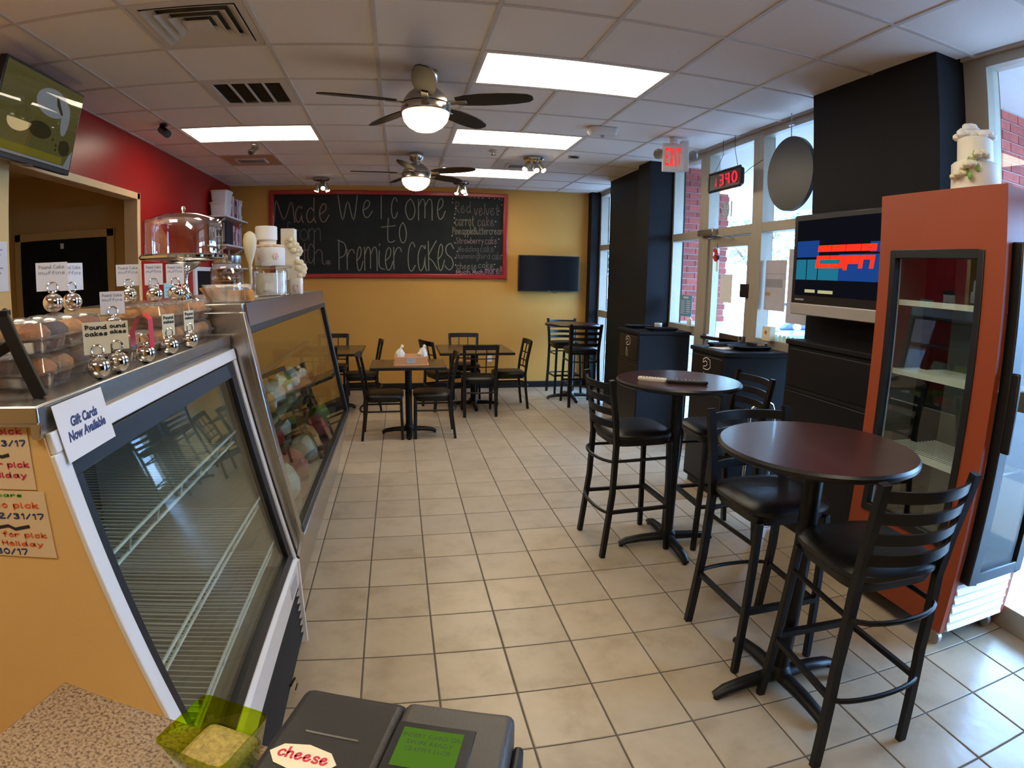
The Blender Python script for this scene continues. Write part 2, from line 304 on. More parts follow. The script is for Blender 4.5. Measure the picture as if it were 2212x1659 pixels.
def smooth(p, k=4):
    if len(p) < 3: return p
    q = [p[0]] + p + [p[-1]]; out = []
    for i in range(1, len(q) - 2):
        a, b, c, d = q[i - 1], q[i], q[i + 1], q[i + 2]
        for j in range(k):
            t = j / k
            out.append(tuple(0.5 * (2 * b[m] + (c[m] - a[m]) * t + (2 * a[m] - 5 * b[m] + 4 * c[m] - d[m]) * t * t + (3 * b[m] - a[m] - 3 * c[m] + d[m]) * t ** 3) for m in (0, 1)))
    out.append(p[-1]); return out
def strokes(text):
    x = 0; lines = []; wd = 0
    for ch in text:
        g = G.get(ch, ''); mx = 2.5
        for st in [t for t in g.split('|') if t]:
            pts = [tuple(float(v) for v in q.split(',')) for q in st.split()]
            mx = max(mx if mx != 2.5 else 0, max(p[0] for p in pts)); lines.append([(p[0] + x, p[1]) for p in smooth(pts)])
        x += mx + 1.3
    return lines, x - 1.3
def scribe(b, text, fn, w, fit=None):
    """text strokes -> ribbons in b; fn maps (u in 0..1, v in 0..1) to a 3D point, with its normal"""
    lines, wd = strokes(text)
    ys = [p[1] for l in lines for p in l]; xs = [p[0] for l in lines for p in l]
    if not xs: return b
    x0, x1, y0, y1 = min(xs), max(xs), min(ys), max(ys)
    for l in lines:
        P = [fn((p[0] - x0) / max(x1 - x0, .3), (p[1] - y0) / max(y1 - y0, 1e-6)) for p in l]
        ribbon(b, P, w)
    return b
def ribbon(b, P, w):
    P = [(Vector(p), Vector(n)) for p, n in P]; L = []; Rr = []
    for i in range(len(P)):
        d = P[min(i + 1, len(P) - 1)][0] - P[max(i - 1, 0)][0]
        if d.length < 1e-6: d = Vector((1e-3, 0, 0))
        s = d.normalized().cross(P[i][1]).normalized() * (w / 2)
        e = d.normalized() * (w * 0.35) * (-1 if i == 0 else 1 if i == len(P) - 1 else 0)
        L.append(P[i][0] + s + e); Rr.append(P[i][0] - s + e)
    n = len(P); b.add([tuple(p) for p in L + Rr], [(i, i + 1, n + i + 1, n + i) for i in range(n - 1)])
def print_text(text, size, M, name, m, parent, shear=0.0, bold=0.0, wide=1.0, ext=0.0008, align='CENTER'):
    cu = bpy.data.curves.new('t', 'FONT'); cu.body = text; cu.size = size; cu.align_x = align; cu.align_y = 'CENTER'; cu.shear = shear; cu.offset = bold; cu.extrude = ext; cu.resolution_u = 3
    ob = bpy.data.objects.new('t', cu); COL.objects.link(ob); dg = bpy.context.evaluated_depsgraph_get(); dg.update()
    me = bpy.data.meshes.new_from_object(ob.evaluated_get(dg)); bpy.data.objects.remove(ob); bpy.data.curves.remove(cu)
    me.transform(M @ Matrix.Diagonal((wide, 1, 1, 1))); me.materials.clear(); me.materials.append(MATS[m]); me.name = name
    return link(name, me, parent)
def frame_m(o, x, y):
    """matrix with origin o, text right = x, text up = y"""
    x = Vector(x).normalized(); y = Vector(y).normalized(); z = x.cross(y); o = Vector(o)
    return Matrix(((x[0], y[0], z[0], o[0]), (x[1], y[1], z[1], o[1]), (x[2], y[2], z[2], o[2]), (0, 0, 0, 1)))
BOARD = [('M', -1.813, -1.524, 2.44, 2.437, 0.308, 0), ('a', -1.511, -1.402, 2.437, 2.436, 0.226, 0), ('d', -1.354, -1.223, 2.432, 2.431, 0.351, 0), ('e', -1.171, -1.036, 2.44, 2.44, 0.26, 0), ('W', -0.91, -0.636, 2.47, 2.471, 0.348, 1), ('e', -0.554, -0.423, 2.506, 2.508, 0.245, 1), ('l', -0.297, -0.273, 2.491, 2.492, 0.328, 1), ('c', -0.153, -0.065, 2.497, 2.499, 0.298, 1), ('o', 0.049, 0.185, 2.483, 2.485, 0.298, 1), ('m', 0.233, 0.432, 2.477, 2.481, 0.304, 1), ('e', 0.507, 0.622, 2.496, 2.499, 0.3, 1), ('f', -1.653, -1.583, 2.217, 2.217, 0.226, 2), ('r', -1.552, -1.469, 2.208, 2.207, 0.13, 2), ('o', -1.448, -1.339, 2.181, 2.18, 0.165, 2), ('m', -1.326, -1.16, 2.18, 2.179, 0.169, 2), ('s', -1.808, -1.737, 1.872, 1.871, 0.26, 3), ('c', -1.72, -1.649, 1.871, 1.87, 0.26, 3), ('r', -1.632, -1.553, 1.87, 1.869, 0.26, 3), ('a', -1.535, -1.448, 1.869, 1.868, 0.261, 3), ('t', -1.426, -1.343, 1.859, 1.859, 0.278, 3), ('c', -1.343, -1.256, 1.859, 1.858, 0.273, 3), ('h', -1.251, -1.112, 1.841, 1.84, 0.347, 3), ('*', -1.09, -1.02, 1.831, 1.831, 0.07, 3), ('t', -0.293, -0.095, 2.155, 2.157, 0.345, 1), ('o', -0.038, 0.063, 2.148, 2.149, 0.294, 1), ('P', -0.916, -0.798, 1.765, 1.764, 0.418, 1), ('r', -0.785, -0.68, 1.764, 1.764, 0.293, 1), ('e', -0.645, -0.557, 1.747, 1.747, 0.345, 1), ('m', -0.535, -0.356, 1.751, 1.751, 0.337, 1), ('i', -0.329, -0.25, 1.769, 1.769, 0.364, 1), ('e', -0.237, -0.127, 1.756, 1.757, 0.325, 1), ('r', -0.118, -0.008, 1.774, 1.775, 0.312, 1), ('C', 0.089, 0.191, 1.744, 1.745, 0.415, 1), ('a', 0.231, 0.359, 1.75, 1.751, 0.366, 1), ('K', 0.377, 0.511, 1.756, 1.757, 0.429, 1), ('e', 0.52, 0.614, 1.757, 1.758, 0.381, 1), ('s', 0.618, 0.748, 1.767, 1.768, 0.382, 1), ('Red', 0.773, 0.996, 2.595, 2.602, 0.164, 4), ('velvet', 1.042, 1.404, 2.568, 2.579, 0.169, 4), ('carrot', 0.77, 1.039, 2.405, 2.411, 0.146, 5), ('cake', 1.098, 1.334, 2.413, 2.42, 0.138, 4), ('PineappleButtercream', 0.727, 1.473, 2.24, 2.258, 0.15, 5), ('Strawberry', 0.786, 1.183, 2.116, 2.125, 0.125, 6), ('cake', 1.21, 1.383, 2.152, 2.157, 0.108, 6), ('Wedding', 0.81, 1.112, 2.001, 2.007, 0.116, 7), ('cake', 1.139, 1.339, 2.034, 2.039, 0.108, 7), ('Hummingbird', 0.788, 1.286, 1.903, 1.912, 0.107, 7), ('cake', 1.318, 1.46, 1.93, 1.933, 0.108, 7), ('cheese', 0.798, 1.087, 1.778, 1.782, 0.098, 5), ('cake', 1.114, 1.333, 1.805, 1.809, 0.085, 5), ('Much,', 0.789, 1.006, 1.706, 1.709, 0.067, 8), ('Much,', 1.033, 1.193, 1.71, 1.712, 0.067, 8), ('more!!', 1.215, 1.463, 1.717, 1.721, 0.112, 8)]
DOTS = [(0.726, 2.798), (0.726, 2.745), (0.769, 2.662), (0.761, 2.573), (0.754, 2.52), (0.754, 2.453), (0.722, 2.264), (0.765, 2.16), (0.8, 2.038), (0.774, 1.943), (0.779, 1.84), (0.985, 2.824), (1.043, 2.826), (1.104, 2.824), (1.165, 2.821), (1.257, 2.825), (1.341, 2.819), (1.41, 2.817), (1.449, 2.805), (1.452, 2.732), (1.403, 2.642), (1.362, 2.486), (1.412, 2.231), (1.361, 2.12), (1.467, 1.998), (1.353, 1.859)]
so.rotation_euler = Vector((-0.3, 0.7, -0.65)).to_track_quat('-Z', 'Y').to_euler()
# ================================================================== SETTING
XL, XR, YB, YF, CZ = -2.46, 2.93, 8.54, -2.6, 2.965
# floor: grout bed and single tiles
TU, TV, TT = -0.5326, 3.796, 0.31508
fl = ST('floor', B().box(-4.4, 2.99, YF, YB + 0.1, -0.08, -0.003), 'grout')
def tile_geo(b, x0, x1, y0, y1):
    e = 0.003; vs = [(x0, y0, -0.004), (x1, y0, -0.004), (x1, y1, -0.004), (x0, y1, -0.004), (x0, y0, -0.0015), (x1, y0, -0.0015), (x1, y1, -0.0015), (x0, y1, -0.0015), (x0 + e, y0 + e, 0), (x1 - e, y0 + e, 0), (x1 - e, y1 - e, 0), (x0 + e, y1 - e, 0)]
    return b.add(vs, [(0, 1, 5, 4), (1, 2, 6, 5), (2, 3, 7, 6), (3, 0, 4, 7), (4, 5, 9, 8), (5, 6, 10, 9), (6, 7, 11, 10), (7, 4, 8, 11), (8, 9, 10, 11)])
hg = TT / 2 - 0.0038
tme = tile_geo(B(), -hg, hg, -hg, hg).mesh('floor_tile', 'floor_tile', flat=True)
cells = []
for i in range(-12, 12):
    for j in range(-16, 21):
        x = TU + (i + 0.5) * TT; y = TV - (j + 0.5) * TT
        if x - TT / 2 > 2.98 or x + TT / 2 < -4.3 or y - TT / 2 > YB or y + TT / 2 < YF: continue
        vis = x > -0.62 and y > 0.9 and not (x < 0.2 and y < 1.4)
        if y > 6.5 and x > -1.3: vis = True
        cells.append((0 if vis else 1, hypot(x, y), x, y))
cells.sort()
rest = B()
for n, (v, d, x, y) in enumerate(cells):
    x0, x1, y0, y1 = x - hg, min(x + hg, 2.985), y - hg, min(y + hg, YB)
    if v == 0 and n < 300 and x1 == x + hg and y1 == y + hg:
        o = link('floor_tile', tme, fl); o.location = (x, y, 0)
    elif v == 0 and n < 300: tile_geo(B(), x0, x1, y0, y1).obj('floor_tile', 'floor_tile', fl, flat=True)
    else: tile_geo(rest, x0, x1, y0, y1)
tag(rest.obj('floor_tiles_beyond', 'floor_tile', fl, flat=True), kind='stuff')
# ceiling: plenum board, lay-in tiles, tee rails
GX = [-2.6015 + 0.6096 * c for c in range(0, 10)]; GY = [2.7555 + 0.6096 * r for r in range(-9, 11)]
ce = ST('ceiling', B().box(-4.4, 3.05, YF, YB + 0.1, CZ + 0.055, CZ + 0.12), 'ceiling_tile')
LIGHTS = {(5, 1), (5, 4), (5, 7), (1, 4), (5, -2), (1, -2), (5, -5), (1, -5)}
HOLES = set()
for c, r in LIGHTS: HOLES |= {(c, r), (c + 1, r)}
VENTS = {(2, 0), (2, 2), (1, 6), (6, 6)}
ctm = B().box(-0.296, 0.296, -0.296, 0.296, 0, 0.014).mesh('ceiling_tile', 'ceiling_tile', flat=True)
for ci in range(9):
    for ri in range(19):
        r = ri - 9
        if (ci, r) in HOLES or (ci, r) in VENTS: continue
        x0, x1 = max(GX[ci], XL), min(GX[ci + 1], XR); y0, y1 = max(GY[ri], YF), min(GY[ri + 1], YB)
        if y1 - y0 < 0.03 or x1 - x0 < 0.03: continue
        if x1 - x0 > 0.6 and y1 - y0 > 0.6:
            o = link('ceiling_tile', ctm, ce); o.location = ((x0 + x1) / 2, (y0 + y1) / 2, CZ + 0.006)
        else: B().box(x0 + 0.008, x1 - 0.008, y0 + 0.008, y1 - 0.008, CZ + 0.006, CZ + 0.02).obj('ceiling_tile', 'ceiling_tile', ce, flat=True)
for ci in range(1, 9):
    x = GX[ci]; ya = YF
    for r in sorted(r for c, r in LIGHTS if c + 1 == ci) + [99]:
        yb = YB if r == 99 else GY[r + 9] - 0.012
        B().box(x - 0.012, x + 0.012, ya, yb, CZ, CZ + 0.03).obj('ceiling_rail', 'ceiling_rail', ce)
        if r != 99: ya = GY[r + 10] + 0.012
for y in GY:
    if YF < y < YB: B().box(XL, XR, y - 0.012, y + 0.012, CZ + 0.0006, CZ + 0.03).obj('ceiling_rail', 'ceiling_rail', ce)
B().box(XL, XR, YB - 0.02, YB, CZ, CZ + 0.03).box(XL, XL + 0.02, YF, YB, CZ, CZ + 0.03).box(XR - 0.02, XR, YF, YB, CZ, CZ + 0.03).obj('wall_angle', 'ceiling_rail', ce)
# walls
ST('wall_back', B().box(-4.4, 3.1, YB, YB + 0.12, 0, 3.1), 'mustard_paint')
ST('baseboard_back', B().box(XL, 2.79, YB - 0.018, YB, 0, 0.095), 'black_base', bevel=0.006)
ST('wall_left', B().box(XL - 0.12, XL, 5.48, YB, 0, 3.08).box(XL - 0.12, XL, 3.47, 5.48, 2.45, 3.08).box(XL - 0.12, XL, YF, 3.47, 2.45, 3.08), 'red_paint')
ST('wall_left_front', B().box(XL - 0.12, XL, YF, 3.47, 0, 2.45), 'cream_paint')
ST('trim_1', B().box(XL - 0.125, XL + 0.012, 5.425, 5.485, 0, 2.455).box(XL - 0.125, XL + 0.012, 3.465, 5.485, 2.395, 2.455), 'trim_wood', bevel=0.004)
ST('wall_alcove', B().box(-4.3, XL - 0.12, 5.60, 5.72, 0, 2.9), 'tan_paint')
ST('wall_alcove_side', B().box(-4.4, -4.3, 1.0, 5.72, 0, 2.9), 'tan_paint')
ST('wall_alcove_front', B().box(-4.4, XL - 0.12, 0.9, 1.0, 0, 2.9), 'tan_paint')
ST('ceiling_alcove', B().box(-4.4, XL - 0.12, 0.9, 5.7, 2.72, 2.80), 'tan_paint')
d3 = ST('door_2', B().box(-3.80, -2.84, 5.56, 5.605, 0, 2.08), 'black_paint', bevel=0.003)
for x0, x1, z0, z1 in ((-3.70, -3.38, 1.15, 1.98), (-3.26, -2.94, 1.15, 1.98), (-3.70, -3.38, 0.2, 1.02), (-3.26, -2.94, 0.2, 1.02)):
    B().box(x0, x1, 5.548, 5.562, z0, z1).obj('door_panel', 'black_paint', d3, bevel=0.012)
B().ball((-3.70, 5.52, 1.03), 0.032, 8).cyl((-3.70, 5.53, 1.03), (-3.70, 5.56, 1.03), 0.012).obj('door_knob', 'brushed_nickel', d3)
B().box(-3.33, -3.30, 5.545, 5.56, 1.99, 2.04).obj('door_hook', 'white_plastic', d3)
ST('trim_2', B().box(-3.88, -3.80, 5.565, 5.60, 0, 2.16).box(-2.84, -2.76, 5.565, 5.60, 0, 2.16).box(-3.88, -2.76, 5.565, 5.60, 2.08, 2.16), 'tan_paint', bevel=0.006)
ST('wall_front', B().box(-2.6, 3.1, YF - 0.12, YF, 0, 3.08), 'mustard_paint')
ST('wall_right', B().box(XR, XR + 0.12, YF, 0.85, 0, 3.08), 'black_paint')  # out of view; lengthened to hold daylight off the near floor
ST('wall_right_pillar', B().box(2.64, 3.08, 5.95, 6.27, 0, 3.0).box(2.72, 3.08, 6.26, 7.40, 0, 3.0), 'black_paint', bevel=0.004)
ST('wall_right_column', B().box(2.70, 3.08, 2.25, 3.33, 0, 3.0), 'black_paint', bevel=0.004)
ST('wall_right_corner', B().box(2.79, 3.08, 8.38, YB, 0, 3.0), 'black_paint', bevel=0.004)
# storefront glazing
FX0, FX1, GXX = XR, XR + 0.115, XR + 0.06
def pane(parent, y0, y1, z0, z1): return B().box(GXX - 0.004, GXX + 0.004, y0, y1, z0, z1).obj('pane', 'window_glass', parent, flat=True)
def storefront(name, y0, y1, wy0=0.05, wy1=0.05, zs=((2.905, 2.965), (2.10, 2.18), (1.11, 1.21), (0.0, 0.12))):
    f = B().box(FX0, FX1, y0, y0 + wy0, 0, CZ).box(FX0, FX1, y1 - wy1, y1, 0, CZ)
    for a, b_ in zs: f.box(FX0, FX1, y0 + wy0, y1 - wy1, a, b_)
    o = ST(name, f, 'aluminium', bevel=0.003)
    zz = sorted(zs)
    for (a0, a1), (b0, b1) in zip(zz[:-1], zz[1:]): pane(o, y0 + wy0 - 0.01, y1 - wy1 + 0.01, a1 - 0.01, b0 + 0.01)
    return o
win1 = storefront('window_1', 7.40, 8.38)
win2 = storefront('window_2', 5.25, 5.95, 0.09, 0.03)
win3 = storefront('window_3', 3.33, 4.33, 0.04, 0.075)
win4 = storefront('window_4', 0.85, 2.25, 0.05, 0.16)
# door with transom
dr = ST('door_1', B().box(FX0, FX1, 5.16, 5.25, 0, CZ).box(FX0, FX1, 4.33, 4.405, 0, CZ).box(FX0, FX1, 4.405, 5.16, 2.10, 2.18).box(FX0, FX1, 4.405, 5.16, 2.905, 2.965), 'aluminium', bevel=0.003)
pane(dr, 4.40, 5.165, 2.17, 2.915)
B().box(FX0 + 0.02, FX1 - 0.02, 4.415, 4.485, 0.01, 2.09).box(FX0 + 0.02, FX1 - 0.02, 5.08, 5.15, 0.01, 2.09).box(FX0 + 0.02, FX1 - 0.02, 4.485, 5.08, 2.0, 2.09).box(FX0 + 0.02, FX1 - 0.02, 4.485, 5.08, 0.01, 0.22).obj('door_leaf', 'aluminium', dr, bevel=0.003)
pane(dr, 4.475, 5.09, 0.21, 2.01)
B().box(FX0 - 0.02, FX0 + 0.02, 4.43, 4.50, 1.10, 1.20).box(FX0 - 0.02, FX0 + 0.02, 5.06, 5.13, 1.10, 1.16).beam((FX0 - 0.03, 4.43, 1.145), (FX0 - 0.03, 5.13, 1.125), 0.03, 0.035).box(FX0 - 0.045, FX0 - 0.01, 4.45, 4.78, 1.11, 1.20).obj('push_bar', 'steel_dark', dr, bevel=0.004)
B().box(FX0 - 0.06, FX0 + 0.0, 4.98, 5.27, 2.115, 2.175).beam((FX0 - 0.035, 5.05, 2.11), (FX0 - 0.11, 4.80, 2.095), 0.02, 0.012).beam((FX0 - 0.11, 4.80, 2.095), (FX0 + 0.02, 4.72, 2.07), 0.02, 0.012).obj('door_closer', 'brushed_nickel', dr, bevel=0.008)
B().box(FX0 + 0.0, FX0 + 0.025, 4.42, 4.55, 1.54, 1.66).obj('door_lock', 'black_metal', dr, bevel=0.004)
# outdoors ground and soffit
ST('ground_walkway', B().box(2.99, 5.6, -6, 16, -0.12, -0.02), 'concrete')
ST('ground_parking', B().box(5.6, 60, -30, 60, -0.30, -0.14), 'asphalt')
ST('ceiling_soffit', B().box(3.05, 5.4, -6, 16, 3.02, 3.14).box(5.25, 5.4, -6, 16, 2.72, 3.02), 'soffit')
def pier(label, x0, x1, y0, y1, zb, ztop=3.02):
    t = T('brick_pier', label, 'pier', ((x0 + x1) / 2, (y0 + y1) / 2, 0))
    cx, cy = (x0 + x1) / 2, (y0 + y1) / 2; a, c = (x1 - x0) / 2, (y1 - y0) / 2
    B().box(-a + 0.012, a - 0.012, -c + 0.012, c - 0.012, -0.02, ztop).obj('mortar_core', 'mortar', t)
    def run(length, hgt, blen, z0, z1, mname, mm, dd):
        me = {}
        rows = int((z1 - z0) / hgt)
        for k in range(rows):
            z = z0 + k * hgt; x = -length / 2 - (blen / 2 if k % 2 else 0)
            while x < length / 2 - 0.02:
                xa, xb = max(x, -length / 2), min(x + blen, length / 2)
                if xb - xa > 0.03: yield (xa + 0.004, xb - 0.004, z + 0.004, z + hgt - 0.006)
                x += blen
    for (hgt, blen, z0, z1, mname, mm) in ((0.0725, 0.212, zb, ztop, 'brick', 'brick'), (0.165, 0.40, -0.02, zb, 'stone_block', 'limestone')):
        for xa, xb, za, zb_ in run(2 * a, hgt, blen, z0, z1, mname, mm, 0): B().box(xa, xb, -c, -c + 0.06, za, zb_).obj(mname, mm, t)
        for xa, xb, za, zb_ in run(2 * c, hgt, blen, z0, z1, mname, mm, 0): B().box(-a, -a + 0.06, xa, xb, za, zb_).obj(mname, mm, t)
    return t
pier('red brick pier with stone base seen through the glass beside the door', 3.10, 3.86, 6.30, 6.72, 1.20)
pier('red brick pier seen through the front window above the orange refrigerator', 3.10, 4.35, 2.70, 3.00, 1.20)
# car outside
t = T('car', 'parked car with white bonnet and blue front seen through the glass door', 'car', (6.6, 10.0, -0.14), 0)
def carbody(prof, y0, y1): return B().prism(prof, 'y', y0, y1)
carbody([(-0.95, 0.35), (-1.0, 0.62), (-0.95, 0.80), (0.25, 1.0), (1.0, 1.02), (3.3, 1.05), (3.4, 0.35)], -0.9, 0.9).obj('body', 'car_blue', t, bevel=0.09, seg=3)
B().prism([(-0.93, 0.81), (0.25, 1.01), (0.25, 1.03), (-0.93, 0.84)], 'y', -0.84, 0.84).obj('bonnet', 'car_white', t, bevel=0.01)
carbody([(0.25, 1.0), (1.05, 1.5), (2.5, 1.52), (3.1, 1.05)], -0.76, 0.76).obj('cabin', 'dark_glass', t, bevel=0.05)
carbody([(1.0, 1.49), (1.1, 1.55), (2.45, 1.57), (2.55, 1.50)], -0.78, 0.78).obj('roof', 'car_white', t, bevel=0.02)
for wx in (-0.3, 2.6):
    for wy in (-0.86, 0.86): B().cyl((wx, wy - 0.1, 0.32), (wx, wy + 0.1, 0.32), 0.32, n=24).obj('wheel', 'tyre', t)
for wy in (-0.62, 0.62): B().ball((-0.93, wy, 0.70), 0.13, 8, (0.4, 1.2, 0.7)).obj('headlight', 'chrome', t)
B().box(-1.03, -0.98, -0.45, 0.45, 0.48, 0.64).obj('grille', 'gasket', t)
for wy in (-0.95, 0.95): B().ball((0.55, wy, 1.08), 0.09, 6, (0.6, 1.2, 0.8)).obj('mirror', 'car_white', t)
t = T('car', 'parked silver car seen through the storefront window right of the door', 'car', (6.9, 6.9, -0.14), 0)
carbody([(-0.95, 0.35), (-1.0, 0.62), (-0.9, 0.82), (0.3, 1.02), (3.3, 1.05), (3.4, 0.35)], -0.9, 0.9).obj('body', 'car_white', t, bevel=0.09, seg=3)
carbody([(0.3, 1.0), (1.1, 1.46), (2.5, 1.48), (3.1, 1.05)], -0.76, 0.76).obj('cabin', 'dark_glass', t, bevel=0.05)
B().box(-1.03, -0.98, -0.6, 0.6, 0.45, 0.66).obj('grille', 'gasket', t)
for wx in (-0.3, 2.6):
    for wy in (-0.86, 0.86): B().cyl((wx, wy - 0.1, 0.32), (wx, wy + 0.1, 0.32), 0.32, n=24).obj('wheel', 'tyre', t)
# trees across the road
def tree(label, x, y, h, r):
    t = T('tree', label, 'tree', (x, y, -0.14))
    b = B().tube([(0, 0, 0), (0.1, 0, h * 0.35), (0, 0.1, h * 0.7)], [0.22, 0.16, 0.08], 8)
    for k in range(5):
        a = k * 1.26; b.tube([(0.05, 0, h * 0.4), (cos(a) * r * 0.5, sin(a) * r * 0.5, h * 0.65)], [0.09, 0.03], 6)
    b.obj('trunk', 'bark', t)
    b = B(); rr = random.Random(int(x * 10))
    for k in range(1300):
        u = rr.gauss(0, 1), rr.gauss(0, 1), rr.gauss(0, 1); q = math.sqrt(sum(i * i for i in u)) + 1e-6; f = rr.random() ** 0.4
        p = Vector((u[0] / q * r * f, u[1] / q * r * f, h * 0.72 + u[2] / q * r * 0.8 * f)); s_ = 0.16
        a = Vector((rr.uniform(-1, 1), rr.uniform(-1, 1), rr.uniform(-1, 1))) * s_; c = Vector((rr.uniform(-1, 1), rr.uniform(-1, 1), rr.uniform(-1, 1))) * s_
        b.quad(p - a, p + c, p + a, p - c)
    tag(b.obj('foliage', 'leaf', t, flat=True), kind='stuff')
tree('leafy tree across the car park seen through the door transom', 15, 22.5, 6.5, 2.6)
tree('leafy tree seen through the narrow far window strip', 12, 34, 6.0, 2.8)
tree('leafy tree further along the car park behind the window posters', 22, 26, 6.0, 2.6)
# ================================================================== COUNTER CASES (large first)
# ---- near case: white slanted-front refrigerated case with a stainless top and a painted end panel
Y1a, Y1b = 1.05, 2.385
ca = T('display_case', 'empty white slant-front refrigerated display case with painted end panel', 'display case', (-0.9, 1.7, 0))
Lc = lambda b: b.xf(Matrix.Translation((0.9, -1.7, 0)))
prof1 = [(-0.50, 0.0), (-0.50, 0.40), (-0.705, 1.36), (-0.73, 1.375), (-1.40, 1.375), (-1.40, 0.0)]
Lc(B().prism(prof1, 'y', Y1a, Y1a + 0.03)).obj('end_panel', 'cream_paint', ca, bevel=0.002)
Lc(B().prism(prof1, 'y', Y1b - 0.03, Y1b)).obj('end_panel', 'white_enamel', ca, bevel=0.002)
Lc(B().box(-1.42, -0.70, Y1a - 0.015, Y1b - 0.002, 1.375, 1.41).box(-0.722, -0.70, Y1a - 0.015, Y1b - 0.002, 1.345, 1.375)).obj('counter_top', 'steel', ca, bevel=0.004)
fx = lambda z: -0.50 - 0.205 * (z - 0.40) / 0.96          # face of the slanted front at height z
def slab(b, y0, y1, z0, z1, t0, t1):                     # a slab lying in the slanted front, t out of the plane
    n = Vector((0.96, 0, 0.205)).normalized(); vs = []
    for y in (y0, y1):
        for z in (z0, z1):
            for t_ in (t0, t1): vs.append((fx(z) + n.x * t_, y, z + n.z * t_))
    return b.add(vs, [(0, 1, 3, 2), (4, 6, 7, 5), (0, 4, 5, 1), (2, 3, 7, 6), (0, 2, 6, 4), (1, 5, 7, 3)])
Lc(slab(B(), Y1a + 0.002, Y1b + .001, 1.31, 1.352, -0.0, 0.016)).obj('top_rail', 'white_enamel', ca, bevel=0.003)
Lc(slab(B(), Y1a - .004, Y1a + 0.045, 0.43, 1.31, .0005, 0.014)).obj('side_stile', 'white_enamel', ca, bevel=0.003)
Lc(slab(B(), Y1b - 0.03, Y1b + .001, 0.43, 1.31, .0005, 0.014)).obj('side_stile', 'white_enamel', ca, bevel=0.003)
Lc(B().prism([(-0.50, 0.30), (-0.488, 0.315), (-0.488, 0.42), (-0.50, 0.435), (-0.53, 0.43), (-0.53, 0.30)], 'y', Y1a, Y1b)).obj('bottom_rail', 'white_enamel', ca)
Lc(B().box(-0.502, -0.482, Y1b - 0.022, Y1b, 0.0, 0.42)).obj('corner_strip', 'white_enamel', ca)
g = B()
for y0, y1, z0, z1 in ((Y1a + 0.045, Y1b - 0.03, 1.25, 1.305), (Y1a + 0.045, Y1b - 0.03, 0.435, 0.475), (Y1a + 0.045, Y1a + 0.085, 0.475, 1.25), (Y1b - 0.085, Y1b - 0.03, 0.475, 1.25)): slab(g, y0, y1, z0, z1, -0.03, 0.006)
Lc(g).obj('gasket_frame', 'gasket', ca, bevel=0.003)
Lc(slab(B(), Y1a + 0.08, Y1b - 0.08, 0.47, 1.255, -0.012, -0.006)).obj('glass_pane', 'case_glass', ca, flat=True)
Lc(B().box(-1.37, -1.34, Y1a + 0.03, Y1b - 0.03, 0.35, 1.34).box(-1.37, -0.54, Y1a + 0.03, Y1b - 0.03, 0.36, 0.40).box(-1.37, -0.72, Y1a + 0.03, Y1b - 0.03, 1.32, 1.35)).obj('liner', 'case_inner', ca)
Lc(B().box(-0.78, -0.74, Y1a + 0.1, Y1b - 0.1, 1.27, 1.30)).obj('interior_lamp', 'case_lamp', ca)
Lc(B().box(-1.33, -0.53, Y1a + 0.03, Y1b - 0.03, 0.02, 0.30)).obj('base', 'gasket', ca)
for k in range(7): Lc(B().prism([(-0.505, 0.028 + k * 0.038), (-0.495, 0.055 + k * 0.038), (-0.525, 0.06 + k * 0.038), (-0.53, 0.028 + k * 0.038)], 'y', Y1a + 0.02, Y1b - 0.02)).obj('louver', 'louver_black', ca)
Lc(B().box(-0.492, -0.484, 2.17, 2.30, 0.335, 0.40)).obj('badge', 'grey_label', ca, bevel=0.004)
Lc(B().tube([(-0.50, 1.97, 0.05), (-0.475, 1.98, 0.09), (-0.47, 2.0, 0.05), (-0.48, 1.99, 0.02)], 0.006, 6)).obj('hook', 'chrome', ca)
for zs, xf_, xb_ in ((0.98, -0.70, -1.30), (0.70, -0.62, -1.30), (0.50, -0.58, -1.30)):
    r = B()
    for dz, dx in ((0, 0), (0.045, 0.012)): r.tube([(xf_ + dx, Y1a + 0.06, zs + dz), (xf_ + dx, Y1b - 0.06, zs + dz)], 0.005, 6)
    for k in range(7): r.tube([(xf_, Y1a + 0.08 + k * 0.19, zs), (xf_ + 0.012, Y1a + 0.08 + k * 0.19, zs + 0.045)], 0.004, 5)
    r.tube([(xb_, Y1a + 0.06, zs), (xb_, Y1b - 0.06, zs)], 0.005, 6)
    for k in range(46): r.tube([(xf_, Y1a + 0.07 + k * 0.0262, zs), (xb_, Y1a + 0.07 + k * 0.0262, zs)], 0.0022, 4)
    Lc(r).obj('wire_shelf', 'white_wire', ca)
# ---- far case: stainless bakery case full of packed goods
Y2a, Y2b = 2.40, 4.83
cb = T('display_case', 'long stainless bakery display case with sloping glass front and packed goods inside', 'display case', (-0.9, 3.6, 0))
L2 = lambda b: b.xf(Matrix.Translation((0.9, -3.6, 0)))
prof2 = [(-0.60, 0.0), (-0.475, 0.50), (-0.66, 1.50), (-1.42, 1.50), (-1.42, 0.0)]
L2(B().prism(prof2, 'y', Y2a, Y2a + 0.045)).obj('end_panel', 'steel', cb, bevel=0.003)
L2(B().prism([(-0.58, 0.0), (-0.46, 0.50), (-0.645, 1.50), (-0.665, 1.50), (-0.48, 0.50), (-0.60, 0.0)], 'y', Y2a - 0.004, Y2a + 0.05)).obj('edge_trim', 'steel', cb, bevel=0.003)
L2(B().prism([(-0.60, 0.0), (-0.50, 0.50), (-0.80, 0.5), (-1.42, 0.5), (-1.42, 0.0)], 'y', Y2b - 0.04, Y2b)).obj('end_panel', 'steel', cb, bevel=0.003)
L2(B().box(-1.44, -0.65, Y2a, Y2b, 1.50, 1.535)).obj('case_top', 'steel', cb, bevel=0.004)
